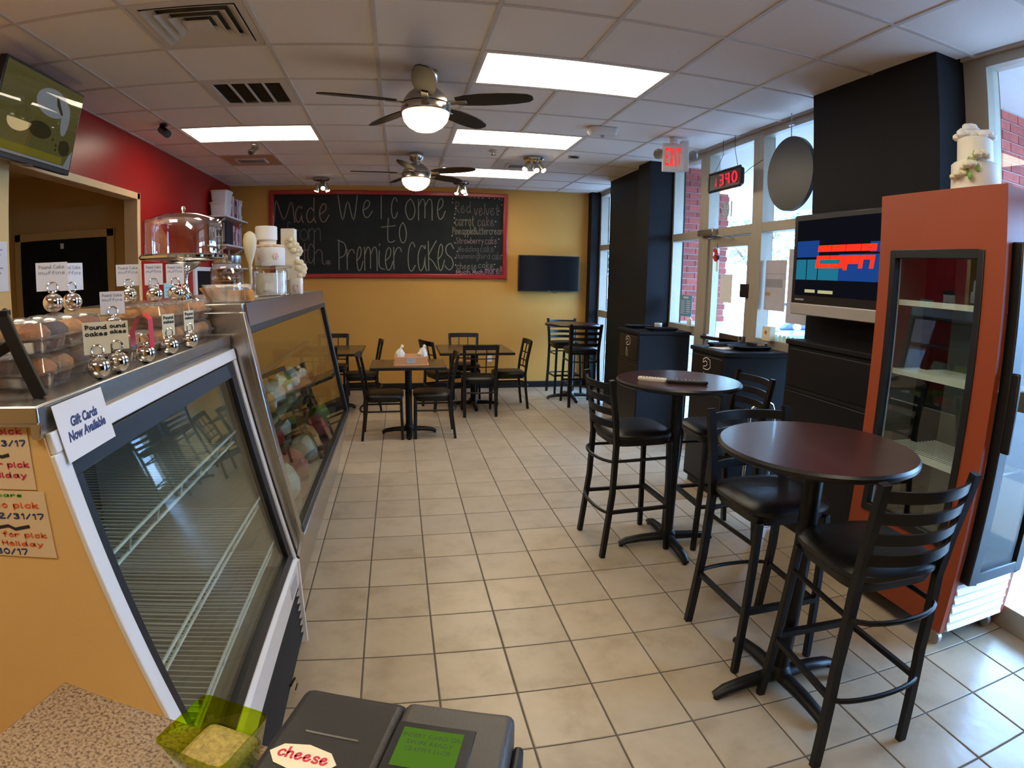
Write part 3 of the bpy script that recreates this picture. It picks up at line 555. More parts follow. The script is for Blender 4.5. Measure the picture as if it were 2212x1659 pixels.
L2(B().prism([(-0.655, 1.44), (-0.632, 1.44), (-0.645, 1.535), (-0.67, 1.535)], 'y', Y2a + 0.04, Y2b)).obj('front_lip', 'steel_dark', cb)
gx = lambda z: -0.475 - 0.175 * (z - 0.52) / 0.93
def slab2(b, y0, y1, z0, z1, t0, t1):
    vs = []
    for y in (y0, y1):
        for z in (z0, z1):
            for t_ in (t0, t1): vs.append((gx(z) + t_, y, z + 0.18 * t_))
    return b.add(vs, [(0, 1, 3, 2), (4, 6, 7, 5), (0, 4, 5, 1), (2, 3, 7, 6), (0, 2, 6, 4), (1, 5, 7, 3)])
g = slab2(B(), Y2a + 0.045, Y2b, 1.405, 1.45, -0.02, 0.012); slab2(g, Y2a + 0.045, Y2b, 0.515, 0.55, -0.02, 0.014)
L2(g).obj('glass_frame', 'gasket', cb, bevel=0.004)
L2(slab2(B(), Y2b - 0.05, Y2b + 0.004, 0.52, 1.45, -0.03, 0.014)).obj('corner_post', 'gasket', cb, bevel=0.005)
L2(slab2(B(), Y2a + 0.05, Y2b - 0.03, 0.54, 1.42, -0.010, -0.004)).obj('glass_pane', 'case_glass', cb, flat=True)
L2(B().box(-1.40, -0.66, Y2b - 0.014, Y2b - 0.006, 0.52, 1.49)).obj('end_glass', 'case_glass', cb, flat=True)
L2(B().prism([(-0.475, 0.515), (-0.462, 0.50), (-0.575, 0.02), (-0.60, 0.02), (-0.49, 0.515)], 'y', Y2a + 0.04, Y2b)).obj('lower_panel', 'steel', cb)
L2(B().box(-1.40, -0.62, Y2a + 0.05, Y2b - 0.04, 0.0, 0.47)).obj('base', 'gasket', cb)
L2(B().box(-1.40, -0.50, Y2a + 0.04, Y2b - 0.02, 0.47, 0.50)).obj('deck', 'steel', cb)
L2(B().box(-1.42, -1.39, Y2a + 0.04, Y2b, 0.47, 1.50)).obj('rear_panel', 'case_inner', cb)
L2(B().box(-1.38, -0.72, Y2a + 0.05, Y2b - 0.05, 0.80, 0.812)).obj('glass_shelf', 'case_glass', cb, flat=True)
L2(B().box(-1.38, -0.78, Y2a + 0.05, Y2b - 0.05, 1.12, 1.132)).obj('glass_shelf', 'case_glass', cb, flat=True)
L2(B().box(-0.735, -0.71, Y2a + 0.05, Y2b - 0.05, 0.79, 0.815).box(-0.79, -0.765, Y2a + 0.05, Y2b - 0.05, 1.11, 1.135)).obj('shelf_edge', 'steel_dark', cb)
# goods inside the far case
def bag(name, label, cat, m, x, y, z, sx, sy, sz, rz, group, band=None):
    t = T(name, label, cat, (x, y, z), rz, group)
    B().loft([(sx * .42, sy * .42, 0), (sx * .5, sy * .5, sz * .15), (sx * .48, sy * .5, sz * .55), (sx * .3, sy * .46, sz * .9), (sx * .06, sy * .5, sz)], 16, 3).obj('pack', m, t)
    B().box(-sx * .06, sx * .06, -sy * .5, sy * .5, sz * .97, sz * 1.08).obj('seal', 'clear_plastic', t)
    if band: B().loft([(sx * .505, sy * .3, sz * .2), (sx * .505, sy * .3, sz * .5)], 16, 3).obj('sticker', band, t)
    return t
rg = random.Random(3)
kinds = [('green_pack', 'green leafy bag', 'bag'), ('red_foil', 'red foil packed bake', 'packet'), ('pale_pack', 'pale packed cake slice', 'packet'), ('muffin_gold', 'golden wrapped loaf', 'loaf')]
spots = ['nearest the near end', 'second along', 'third along', 'in the middle', 'past the middle', 'toward the far end', 'at the far end']
for row, (z, x, lab) in enumerate(((0.50, -0.66, 'in the front row on the case floor'), (0.50, -0.95, 'in the back row on the case floor'), (0.815, -0.90, 'on the lower glass shelf'))):
    for k in range(7):
        kk = kinds[[0, 2, 1, 2, 3, 1, 0][k] if row == 0 else [2, 3, 2, 0, 1, 2, 0][k] if row == 1 else [2, 1, 2, 3, 2, 0, 2][k]]
        y = Y2a + 0.28 + k * 0.31 + rg.uniform(-0.03, 0.03)
        bag('packed_bake', '%s %s, %s' % (kk[1], lab, spots[k]), kk[2], kk[0], x + rg.uniform(-.02, .02), y, z, rg.uniform(.16, .2), rg.uniform(.20, .25), rg.uniform(.09, .15), rg.uniform(-.3, .3), 'packed bakes in the far display case', 'paper_white' if k % 2 else None)
# ================================================================== TABLES AND SEATS
def base_x(t, arm, rot, h, pole_r, mt='black_metal'):
    B().cyl((0, 0, 0.05), (0, 0, h), pole_r, n=20).lathe([(0.06, 0.05), (0.055, 0.075), (pole_r, 0.10)], 20).lathe([(pole_r, h - .03), (0.12, h - 0.012), (0.12, h)], 20).obj('pole', mt, t)
    for k in range(4):
        a = rot + k * pi / 2; dx, dy = cos(a), sin(a)
        b = B().tube([(dx * .03, dy * .03, 0.052), (dx * arm * .55, dy * arm * .55, 0.048), (dx * arm * .85, dy * arm * .85, 0.036), (dx * arm, dy * arm, 0.018)], [0.036, 0.032, 0.029, 0.022], 10, flat=0.75)
        b.cyl((dx * arm * .96, dy * arm * .96, 0), (dx * arm * .96, dy * arm * .96, 0.02), 0.014, n=10); b.obj('base_foot', mt, t)
def round_table(label, x, y, rot, h=1.065, r=0.378, arm=0.315):
    t = T('bar_table', label, 'table', (x, y, 0), 0, 'round bar tables')
    B().lathe([(r - 0.012, h - 0.0301), (r, h - 0.022), (r, h - 0.010), (r - 0.008, h - 0.0005)], 64).obj('edge_band', 'table_edge', t)
    B().lathe([(r - 0.009, h - 0.028), (r - 0.009, h)], 64).obj('table_top', 'mahogany', t)
    base_x(t, arm, rot, h - 0.03, 0.038); return t
def square_table(label, x, y, sx, sy, rot, h=0.755, arm=0.30):
    t = T('dining_table', label, 'table', (x, y, 0), 0, 'square dining tables')
    B().box(-sx / 2, sx / 2, -sy / 2, sy / 2, h - 0.032, h - 0.0008).obj('edge_band', 'table_edge', t, bevel=0.006)
    B().box(-sx / 2 + 0.008, sx / 2 - 0.008, -sy / 2 + 0.008, sy / 2 - 0.008, h - 0.02, h).obj('table_top', 'dark_laminate', t)
    base_x(t, arm, rot, h - 0.032, 0.036); return t
round_table('round mahogany bar table beside the orange refrigerator', 1.50, 1.70, radians(3))
round_table('round mahogany bar table with two remotes on it', 1.625, 3.11, radians(-3))
round_table('small-looking round bar table in the far window corner by the black pillar', 2.31, 7.64, 0, h=1.055, arm=0.33)
square_table('square dining table with an open napkin crate on it, nearest of the dining tables', 0.055, 6.04, 0.77, 0.60, 0, arm=0.285)
square_table('square dining table with four lattice-back chairs below the middle of the chalkboard', 0.90, 7.30, 0.92, 0.92, 0, arm=0.33)
square_table('square dining table at far left, half hidden behind the glass display case', -0.95, 7.33, 0.92, 0.92, 0, arm=0.34)
def seat_cushion(w, d, z, h, m, t):
    B().loft([(w * .46, d * .46, z), (w * .5, d * .5, z + h * .25), (w * .5, d * .5, z + h * .55), (w * .46, d * .46, z + h * .85), (w * .33, d * .33, z + h), (w * .05, d * .05, z + h * 1.04)], 36, 4).obj('seat', m, t)
def chair_proto():
    t = T('dining_chair', 'x', 'chair', (0, 0, 0), 0, 'lattice-back dining chairs')
    seat_cushion(0.41, 0.41, 0.425, 0.055, 'brown_vinyl', t)
    B().loft([(0.185, 0.185, 0.395), (0.195, 0.195, 0.43)], 32, 5).obj('seat_frame', 'black_metal', t)
    for s in (-1, 1):
        B().beam((s * .175, .175, 0.41), (s * .180, .185, 0), 0.028, 0.028, (1, 0, 0)).obj('leg', 'black_metal', t, bevel=0.004)
        pts = [(s * .190, -.225, 0), (s * .186, -.195, .25), (s * .186, -.185, .45), (s * .190, -.205, .62), (s * .198, -.255, .87)]
        b = B()
        for a, c in zip(pts[:-1], pts[1:]): b.beam(a, c, 0.026, 0.036, (1, 0, 0))
        b.obj('leg', 'black_metal', t)
    cy = lambda z: -.205 - (z - .62) * .2 if z > .62 else -.185 - (z - .45) * .118
    def rail(z0, z1, name, thick):
        b = B(); n = 10
        vs = []
        for i in range(n + 1):
            u = i / n * 2 - 1; x = u * .192; bow = -0.022 * (1 - u * u)
            for z in (z0, z1):
                for tt in (-thick, thick): vs.append((x, cy(z) + bow + tt, z))
        fs = []
        for i in range(n):
            o = i * 4; fs += [(o, o + 4, o + 5, o + 1), (o + 2, o + 3, o + 7, o + 6), (o, o + 2, o + 6, o + 4), (o + 1, o + 5, o + 7, o + 3)]
        fs += [(0, 1, 3, 2), (n * 4, n * 4 + 2, n * 4 + 3, n * 4 + 1)]
        b.add(vs, fs).obj(name, 'black_metal', t)
    rail(.815, .875, 'top_rail', .011); rail(.70, .712, 'cross_bar', .006); rail(.60, .612, 'cross_bar', .006); rail(.515, .53, 'cross_bar', .006)
    for x in (-.064, .064):
        b = B()
        for z0, z1 in ((.52, .62), (.62, .82)): b.beam((x, cy(z0) - .0195, z0), (x, cy(z1) - .0195, z1), .012, .012, (1, 0, 0))
        b.obj('lattice_bar', 'black_metal', t)
    B().tube([(.18, .17, .30), (.186, -.10, .30)] + [(.186 * cos(radians(a)), -.19 + .06 * -sin(radians(a)), .30) for a in range(0, 181, 20)] + [(-.186, -.10, .30), (-.18, .17, .30)], .010, 8).obj('stretcher_hoop', 'black_metal', t)
    KID[t.name] = kids(t); return t
def stool_proto():
    t = T('bar_stool', 'x', 'stool', (0, 0, 0), 0, 'ladder-back bar stools')
    seat_cushion(0.42, 0.42, 0.715, 0.06, 'black_vinyl', t)
    B().loft([(0.185, 0.185, 0.685), (0.195, 0.195, 0.72)], 32, 5).obj('seat_frame', 'black_metal', t)
    for s in (-1, 1):
        B().beam((s * .172, .172, 0.70), (s * .195, .20, 0), 0.030, 0.030, (1, 0, 0)).cyl((s * .195, .20, 0), (s * .195, .20, .012), .018, n=8).obj('leg', 'black_metal', t, bevel=0.004)
        pts = [(s * .205, -.235, 0), (s * .196, -.19, .40), (s * .19, -.18, .70), (s * .194, -.195, .85), (s * .205, -.235, 1.085)]
        b = B()
        for a, c in zip(pts[:-1], pts[1:]): b.beam(a, c, 0.028, 0.034, (1, 0, 0))
        b.obj('leg', 'black_metal', t)
    cy = lambda z: -.195 - max(0, z - .85) * .17
    for k in range(4):
        z0 = .80 + k * .074; z1 = z0 + .040; n = 10; vs = []
        for i in range(n + 1):
            u = i / n * 2 - 1; x = u * .196; bow = -0.055 * (1 - u * u)
            for z in (z0, z1):
                for tt in (-.006, .006): vs.append((x, cy(z) + bow + tt, z))
        fs = []
        for i in range(n):
            o = i * 4; fs += [(o, o + 4, o + 5, o + 1), (o + 2, o + 3, o + 7, o + 6), (o, o + 2, o + 6, o + 4), (o + 1, o + 5, o + 7, o + 3)]
        fs += [(0, 1, 3, 2), (n * 4, n * 4 + 2, n * 4 + 3, n * 4 + 1)]
        B().add(vs, fs).obj('back_slat', 'black_metal', t)
    B().tube([(.18, .17, .60), (.19, -.10, .60)] + [(.19 * cos(radians(a)), -.185 - .075 * sin(radians(a)), .60) for a in range(0, 181, 20)] + [(-.19, -.10, .60), (-.18, .17, .60)], .010, 8).obj('seat_hoop', 'black_metal', t)
    f = B().beam((.186, .190, .30), (-.186, .190, .30), .026, .026)
    for s in (-1, 1): f.beam((s * .186, .190, .285), (s * .198, -.200, .285), .020, .020)
    f.tube([(.198, -.20, .285)] + [(.198 * cos(radians(a)), -.20 - .05 * sin(radians(a)), .285) for a in range(15, 166, 15)] + [(-.198, -.20, .285)], .010, 8)
    f.obj('footrest', 'black_metal', t)
    KID[t.name] = kids(t); return t
def place(proto, spots):
    for i, (x, y, a, lab) in enumerate(spots):
        if i == 0: proto.location = (x, y, 0); proto.rotation_euler = (0, 0, radians(a)); proto['label'] = lab; first = (x, y, a)
        else: dup(proto, (x, y, 0), radians(a), lab)
# facing angle: 0 faces +Y (away from the camera), 90 faces -X, -90 faces +X, 180 faces the camera
place(stool_proto(), [
    (1.575, 1.445, -3, 'black ladder-back bar stool standing before the nearest round table, seen from behind'),
    (1.555, 2.020, 180, 'black ladder-back bar stool on the far side of the nearest round table, tucked under it'),
    (1.380, 3.215, -88, 'black ladder-back bar stool left of the round table with the remotes'),
    (1.955, 3.160, 88, 'black ladder-back bar stool right of the table with remotes, before the bin'),
    (2.330, 7.290, 0, 'black ladder-back bar stool seen from behind at the far corner table'),
    (2.320, 7.985, 180, 'black ladder-back bar stool against the back wall behind the far corner table')])
place(chair_proto(), [
    (-0.200, 5.955, -90, 'black lattice-back chair tucked in left of the table with the napkin crate'),
    (0.302, 5.965, 90, 'black lattice-back chair tucked in right of the table with the napkin crate'),
    (0.910, 6.890, 0, 'black lattice-back chair seen from behind at the middle dining table'),
    (1.345, 7.240, 92, 'black lattice-back chair on the window side of the middle dining table'),
    (0.525, 7.26, -69, 'black lattice-back chair on the counter side of the middle dining table'),
    (0.860, 7.900, 180, 'black lattice-back chair behind the middle dining table, against the back wall'),
    (-0.520, 7.250, 96, 'black lattice-back chair on the right of the far left dining table'),
    (-0.960, 7.930, 180, 'black lattice-back chair behind the far left dining table, against the back wall'),
    (-0.950, 6.830, 0, 'black lattice-back chair at the far left table, mostly hidden by the display case')])
# napkin crate on the near dining table
t = T('napkin_crate', 'open orange wooden crate of bagged cutlery on the near dining table', 'crate', (0.085, 6.02, 0.755), 0)
B().box(-.17, .17, -.13, .13, 0, .012).obj('bottom', 'orange_box', t)
for a in ((-.17, .17, -.13, -.12, .012, .085), (-.17, .17, .12, .13, .012, .085), (-.17, -.16, -.12, .12, .012, .085), (.16, .17, -.12, .12, .012, .085)): B().box(*a).obj('side', 'orange_box', t, bevel=.002)
for k in range(5): B().box(-.158, .158, -.115 + k * .05, -.10 + k * .05, .05, .055).obj('slat', 'orange_box', t)
B().box(-.045, .045, -.1325, -.130, .022, .072).obj('label', 'grey_label', t)
B().box(-.18, .18, -.15, .15, -.0, .006).obj('tray', 'orange_box', t)
for x, dz, lab in ((-.11, 0, 'crumpled clear bag in the left of the napkin crate'), (.12, .01, 'crumpled clear bag in the right of the napkin crate')):
    tt = T('clear_bag', lab, 'bag', (0.085 + x, 6.0, 0.755 + .056), 0.3, 'clear bags in the napkin crate')
    b = B(); rr = random.Random(5 + int(x * 100))
    prof = [[(max(.004, r0 + rr.uniform(-.012, .012)) * cos(2 * pi * k / 12), max(.004, r0 + rr.uniform(-.012, .012)) * sin(2 * pi * k / 12), z_) for k in range(12)] for r0, z_ in ((.03, 0), (.045, .02), (.05, .05), (.035, .08), (.02, .1 + dz))]
    b.rings(prof).obj('bag', 'bag_clear', tt)
    B().tube([(0, 0, .095), (.01, 0, .115), (.03, .01, .13)], [.01, .008, .02], 7).obj('twist_top', 'bag_clear', tt)
# remotes on the middle bar table
def remote(label, x, y, rz, l, wd, m, btn):
    t = T('remote_control', label, 'remote', (x, y, 1.065), rz)
    B().loft([(l * .47, wd * .42, 0), (l * .5, wd * .5, .008), (l * .5, wd * .5, .016), (l * .48, wd * .44, .022)], 28, 6).obj('body', m, t)
    for i in range(7):
        for j in range(3): B().cyl((-l * .34 + i * l * .1, (j - 1) * wd * .26, .0215), (-l * .34 + i * l * .1, (j - 1) * wd * .26, .025), wd * .085, n=8).obj('button', btn, t)
remote('slim pale remote control lying left on the round table', 1.43, 3.07, radians(-35), 0.17, 0.042, 'remote_white', 'ink_grey')
remote('long black remote control lying on the round table', 1.60, 2.96, radians(-22), 0.24, 0.05, 'tv_bezel', 'ink_grey')
# ================================================================== WASTE BINS BY THE DOOR
def bin_cab(label, x0, x1, y0, y1, h, sign=True):
    t = T('waste_bin', label, 'bin', ((x0 + x1) / 2, (y0 + y1) / 2, 0)); a, c = (x1 - x0) / 2, (y1 - y0) / 2
    B().box(-a, a, -c, c, 0.06, h - 0.035).obj('body', 'black_paint', t, bevel=.004)
    B().box(-a + .03, a - .03, -c + .03, c - .03, 0, 0.06).obj('plinth', 'black_base', t)
    B().box(-a - .015, a + .01, -c - .015, c + .015, h - 0.035, h).obj('top', 'black_paint', t, bevel=.008)
    B().box(-a - .006, -a + .004, -c + .035, c - .035, h - .31, h - .06).obj('flap', 'black_base', t, bevel=.004)
    B().box(-a - .004, -a + .002, -c + .02, c - .02, h - .335, h - .315).obj('slot', 'gasket', t)
    B().box(-a - .006, -a + .002, -c + .02, c - .02, .09, h - .345).obj('door', 'black_base', t, bevel=.004)
    # outline of a hand dropping litter, on the flap
    hand = [(.06, .02), (.05, .075), (-.005, .09), (-.05, .075), (-.06, .05), (-.05, .045), (-.02, .062), (.005, .055), (.01, .035), (-.015, .02), (-.045, .018), (-.05, .0), (-.01, -.005), (.03, .0), (.06, .02)]
    card = [(-.035, -.03), (-.005, -.07), (-.01, -.125), (-.045, -.10), (-.035, -.03)]
    b = B()
    for pl in (hand, card): ribbon(b, [((-a - .0068, -px, h - .16 + pz), (-1, 0, 0)) for px, pz in pl], .006)
    if sign: b.obj('litter_sign', 'white_plastic', t)
    return t
bin_cab('black waste bin cabinet against the far pillar, far side of the door', 2.335, 2.90, 5.37, 5.93, 1.15)
bin_cab('black waste bin cabinet on the near side of the door, behind the bar stool', 2.325, 2.90, 3.74, 4.25, 1.145)
bin_cab('black waste bin cabinet under the wall television, beside the orange refrigerator', 2.545, 2.68, 2.46, 3.30, 1.30, False)
def tray(label, x, y, z, sx, sy, rz):
    t = T('serving_tray', label, 'tray', (x, y, z), rz)
    B().loft([(sx * .42, sy * .42, 0), (sx * .5, sy * .5, .03), (sx * .49, sy * .49, .032), (sx * .41, sy * .41, .006)], 28, 6).obj('tray', 'black_base', t); return t
tray('black tray lying at the back of the far waste bin', 2.52, 5.80, 1.15, .3, .2, .1); tray('black tray lying at the front of the far waste bin', 2.63, 5.49, 1.15, .34, .18, 0)
t = T('candle_tin', 'small white tin on top of the far waste bin', 'tin', (2.68, 5.68, 1.15)); B().lathe([(.04, 0), (.04, .06), (.035, .062)], 20).obj('body', 'silver_plastic', t); B().lathe([(.041, .05), (.041, .066), (.02, .068)], 20).obj('lid', 'white_plastic', t)
tray('black tray on the near waste bin, at the window side', 2.66, 3.93, 1.145, .34, .22, .15); tray('black tray at the back of the near waste bin', 2.60, 4.13, 1.145, .40, .14, 0.1)
t = T('magazine', 'open magazine lying on the near waste bin', 'magazine', (2.50, 4.02, 1.145), .3); B().box(-.12, 0, -.08, .08, 0, .004).box(0, .12, -.08, .08, 0, .005).obj('pages', 'paper_white', t); B().box(-.122, .122, -.082, .082, -.0, .0015).obj('cover', 'ink_black', t)
t = T('small_case', 'small metal and black box on the tray of the near waste bin', 'box', (2.72, 3.92, 1.175), .15); B().box(-.07, .07, -.045, .045, .0, .03).obj('body', 'tv_bezel', t, bevel=.004); B().box(-.04, .04, -.0455, -.04, .005, .025).obj('front', 'chrome', t)
# metal armrest chair stub behind the stool: folding step by the window
t = T('tubular_frame', 'bent pale metal tube frame standing behind the right bar stool', 'frame', (2.58, 3.56, 0)); B().tube([(-.12, 0, 0), (-.12, 0, .70), (-.10, 0, .76), (-.06, 0, .79), (.03, 0, .80), (.07, 0, .78), (.095, 0, .72), (.10, 0, .6), (.10, 0, 0)], .013, 10).obj('tube', 'brushed_nickel', t); B().cyl((-.12, 0, 0), (-.12, 0, .02), .02).obj('foot', 'black_base', t); B().cyl((.10, 0, 0), (.10, 0, .02), .02).obj('foot', 'black_base', t)
# ================================================================== REFRIGERATOR (right)
RX0, RX1, RY0, RY1, RZ0, RZ1 = 2.38, 2.905, 1.60, 2.36, 0.10, 2.14
t = T('merchandiser_refrigerator', 'tall orange upright refrigerator with glass side window and glass door on the right', 'refrigerator', (2.65, 1.98, 0)); fr_ = t
LR = lambda b: b.xf(Matrix.Translation((-2.65, -1.98, 0)))
wy0, wy1, wz0, wz1 = 1.71, 2.28, 0.50, 1.86      # side window opening
LR(B().box(RX0, RX0 + .04, RY0, wy0, RZ0, RZ1).box(RX0, RX0 + .04, wy1, RY1, RZ0, RZ1).box(RX0, RX0 + .04, wy0, wy1, RZ0, wz0).box(RX0, RX0 + .04, wy0, wy1, wz1, RZ1)).obj('side_panel', 'orange_enamel', t)
LR(B().box(RX0 + .04, RX1, RY1 - .04, RY1, RZ0, RZ1).box(RX1 - .03, RX1, RY0, RY1 - .04, RZ0, RZ1)).obj('rear_panel', 'orange_enamel', t)
LR(B().box(RX0 + .04, RX1 - .03, RY0 + .02, RY1 - .04, RZ1 - .25, RZ1)).obj('head', 'orange_enamel', t)
LR(B().box(RX0 + .04, RX1 - .03, RY0 + .02, RY1 - .04, RZ0, RZ0 + .30)).obj('machine_box', 'case_inner', t)
LR(B().box(RX0 + .041, RX1 - .031, RY1 - .046, RY1 - .0402, RZ0 + .30, RZ1 - .25).box(RX1 - .036, RX1 - .0302, RY0 + .02, RY1 - .046, RZ0 + .30, RZ1 - .25)).obj('liner', 'case_inner', t)
g = B()
for a in ((wy0, wy0 + .035, wz0, wz1), (wy1 - .035, wy1, wz0, wz1), (wy0 + .035, wy1 - .035, wz0, wz0 + .04), (wy0 + .035, wy1 - .035, wz1 - .04, wz1)): g.box(RX0 - .008, RX0 + .03, *a)
LR(g).obj('window_frame', 'gasket', t, bevel=.003)
LR(B().box(RX0 + .012, RX0 + .016, wy0 + .03, wy1 - .03, wz0 + .03, wz1 - .03)).obj('window_pane', 'case_glass', t, flat=True)
d0, d1, z0, z1 = RX0 + .06, RX1 - .02, .36, 1.90
g = B()
for a in ((d0, d0 + .06, z0, z1), (d1 - .06, d1, z0, z1), (d0 + .06, d1 - .06, z0, z0 + .06), (d0 + .06, d1 - .06, z1 - .06, z1)): g.box(a[0], a[1], RY0 - .045, RY0 + .015, a[2], a[3])
LR(g).obj('door_frame', 'gasket', t, bevel=.006)
LR(B().box(d0 + .05, d1 - .05, RY0 - .03, RY0 - .024, z0 + .05, z1 - .05)).obj('door_pane', 'case_glass', t, flat=True)
LR(B().box(d0 + .005, d0 + .03, RY0 - .085, RY0 - .04, 1.0, 1.35)).obj('door_handle', 'gasket', t, bevel=.008)
LR(B().box(RX0 + .035, RX1 - .03, RY0 + .0, RY0 + .03, RZ0, z0 - .01)).obj('grille_back', 'white_enamel', t)
for k in range(5): LR(B().prism([(RY0 - .012, RZ0 + .008 + k * .048), (RY0 + .004, RZ0 + .044 + k * .048), (RY0 + .02, RZ0 + .044 + k * .048), (RY0 + .004, RZ0 + .008 + k * .048)], 'x', RX0 + .045, RX1 - .04)).obj('grille_slat', 'white_enamel', t)
for zs in (0.85, 1.25, 1.60):
    b = B()
    for k in range(17): b.tube([(RX0 + .06 + k * .027, RY0 + .06, zs), (RX0 + .06 + k * .027, RY1 - .06, zs)], .003, 4)
    for y in (RY0 + .06, RY1 - .06): b.tube([(RX0 + .05, y, zs), (RX1 - .05, y, zs)], .006, 6)
    b.box(RX0 + .048, RX0 + .056, RY0 + .06, RY1 - .06, zs - .012, zs + .016)
    LR(b).obj('wire_shelf', 'white_wire', t)
for y in (RY0 + .09, RY1 - .09): LR(B().box(RX0 + .042, RX0 + .056, y - .012, y + .012, .42, 1.85)).obj('shelf_standard', 'white_wire', t)
for x in (RX0 + .06, RX1 - .06):
    for y in (RY0 + .06, RY1 - .06): LR(B().box(x - .02, x + .02, y - .02, y + .02, .06, .102).cyl((x - .012, y, .036), (x + .012, y, .036), .036, n=16)).obj('caster', 'silver_plastic', t)
# tiered cake on the refrigerator
t = T('display_cake', 'white tiered display cake with roses standing on the orange refrigerator', 'cake', (2.545, 1.90, RZ1))
B().lathe([(.13, 0), (.13, .008)], 28).obj('board', 'white_plastic', t)
B().lathe([(.112, .008), (.118, .02), (.116, .13), (.105, .14)], 32).obj('tier', 'icing', t); B().lathe([(.085, .14), (.088, .15), (.086, .25), (.076, .258)], 32).obj('tier', 'icing', t)
def rose(b, c, r, n=7):
    for k in range(n):
        a = k * 2.4; q = r * (0.25 + 0.75 * k / n)
        b.ball((c[0] + cos(a) * q * .8, c[1] + sin(a) * q * .8, c[2] + (1 - k / n) * r * .5), r * .5, 5, (1, 1, .75))
    return b
b = B()
for p in ((0, 0, .265), (.05, .03, .262), (-.045, .03, .262), (.02, -.05, .262), (0, 0.03, .30)): rose(b, p, .05)
b.obj('roses', 'icing_white', t)
b = B()
for p in ((-.11, -.05, .10), (-.08, -.09, .15), (-.115, .0, .06)): rose(b, p, .045)
b.obj('side_roses', 'petal_cream', t); rose(B(), (.055, -.03, .29), .028).obj('pink_rose', 'petal_pink', t)
b = B()
for a in range(6): b.ball((-.10 - .02 * cos(a), -.06 + .03 * sin(a * 2), .06 + .02 * a), .014, 4, (.6, 1, 1.4))
b.obj('leaves', 'leaf_green', t)
# ================================================================== TELEVISIONS
# sports television on the black column
TX = 2.55
t = T('television', 'television showing a red sports logo mounted on the black column above the bin', 'television', (TX + .04, 2.88, 1.47)); tv = t
LT = lambda b: b.xf(Matrix.Translation((-TX - .04, -2.88, -1.47)))
y0, y1 = 2.44, 3.32
LT(B().box(TX, TX + .075, y0, y1, 1.475, 2.125)).obj('housing', 'tv_bezel', t, bevel=.012)
LT(B().box(TX - .004, TX + .01, y0 + .045, y1 - .045, 1.60, 2.085)).obj('screen', 'tv_dark', t)
LT(B().prism([(y0 + .01, 1.545), (y1 - .01, 1.545), (y1 - .02, 1.47), (y0 + .02, 1.47)], 'x', TX - .012, TX + .06)).obj('silver_trim', 'silver_plastic', t, bevel=.006)
LT(B().box(TX + .07, 2.70, 2.75, 3.0, 1.65, 1.95)).obj('wall_mount', 'black_metal', t)
ex = TX - .0055
for yy0, yy1, za, zb, mm in ((2.49, 2.86, 1.70, 1.86, 'tv_blue'), (2.86, 3.05, 1.70, 1.83, 'tv_teal'), (3.06, 3.16, 1.70, 1.83, 'tv_teal'), (3.17, 3.27, 1.70, 1.83, 'tv_teal'), (3.05, 3.27, 1.845, 1.95, 'tv_blue'), (2.49, 2.60, 1.87, 1.93, 'tv_blue')): LT(B().box(ex, ex + .003, yy0, yy1, za, zb)).obj('screen_patch', mm, t)
LT(B().box(ex, ex + .003, 2.90, 3.04, 1.616, 1.636).box(ex, ex + .003, 3.07, 3.17, 1.618, 1.638)).obj('score_bar', 'tv_yellow', t)
# logo: text runs toward -Y (viewer's right); letters built from bars with the divided top stroke
def logo(y_left, z0, wd, ht):
    P = lambda u, v: (y_left - (u + 0.16 * v) * wd, z0 + v * ht); b = B(); gap = .58
    def poly(pts): b.prism([P(*p) for p in pts], 'x', ex - .004, ex)
    def bars(u, letter):
        s = .20; W_ = .78
        poly([(u, .70), (u + W_, .70), (u + W_, .98), (u, .98)]) if letter != 'N' else poly([(u, .70), (u + W_, .70), (u + W_, .98), (u, .98)])
        if letter == 'E': poly([(u, 0), (u + W_, 0), (u + W_, .18), (u + s, .18), (u + s, .36), (u + W_, .36), (u + W_, .54), (u, .54)])
        if letter == 'S': poly([(u, 0), (u + W_, 0), (u + W_, .54), (u, .54), (u, .36), (u + W_ - s, .36), (u + W_ - s, .18), (u, .18)])
        if letter == 'P': poly([(u, -.08), (u + s, -.08), (u + s, .18), (u + W_, .18), (u + W_, .54), (u, .54)]); 
        if letter == 'N': poly([(u, 0), (u + s, 0), (u + s, .36), (u + W_ - s, .36), (u + W_ - s, 0), (u + W_, 0), (u + W_, .54), (u, .54)])
    for k, ch in enumerate('ESPN'): bars(k * .83, ch)
    return b
LT(logo(3.075, 1.775, .155, .145)).obj('logo', 'tv_red', t)
LT(B().box(TX - .003, TX, 3.18, 3.27, 1.565, 1.575)).obj('maker_mark', 'ink_grey', t)
# dark television on the back wall
t = T('television', 'small black switched-off television on the mustard back wall', 'television', (2.165, 8.46, 1.47)); LB = lambda b: b.xf(Matrix.Translation((-2.165, -8.46, -1.47)))
LB(B().box(1.695, 2.635, 8.42, 8.46, 1.47, 2.005)).obj('housing', 'tv_bezel', t, bevel=.006); LB(B().box(1.712, 2.618, 8.416, 8.422, 1.492, 1.99)).obj('screen', 'tv_black', t)
LB(B().box(1.95, 2.35, 8.46, 8.54, 1.6, 1.9)).obj('wall_mount', 'black_metal', t); LB(B().tube([(2.22, 8.45, 1.47), (2.26, 8.45, 1.452), (2.31, 8.45, 1.47)], .004, 5)).obj('cable', 'black_metal', t); LB(B().box(2.15, 2.18, 8.415, 8.417, 1.477, 1.483)).obj('maker_mark', 'ink_grey', t)
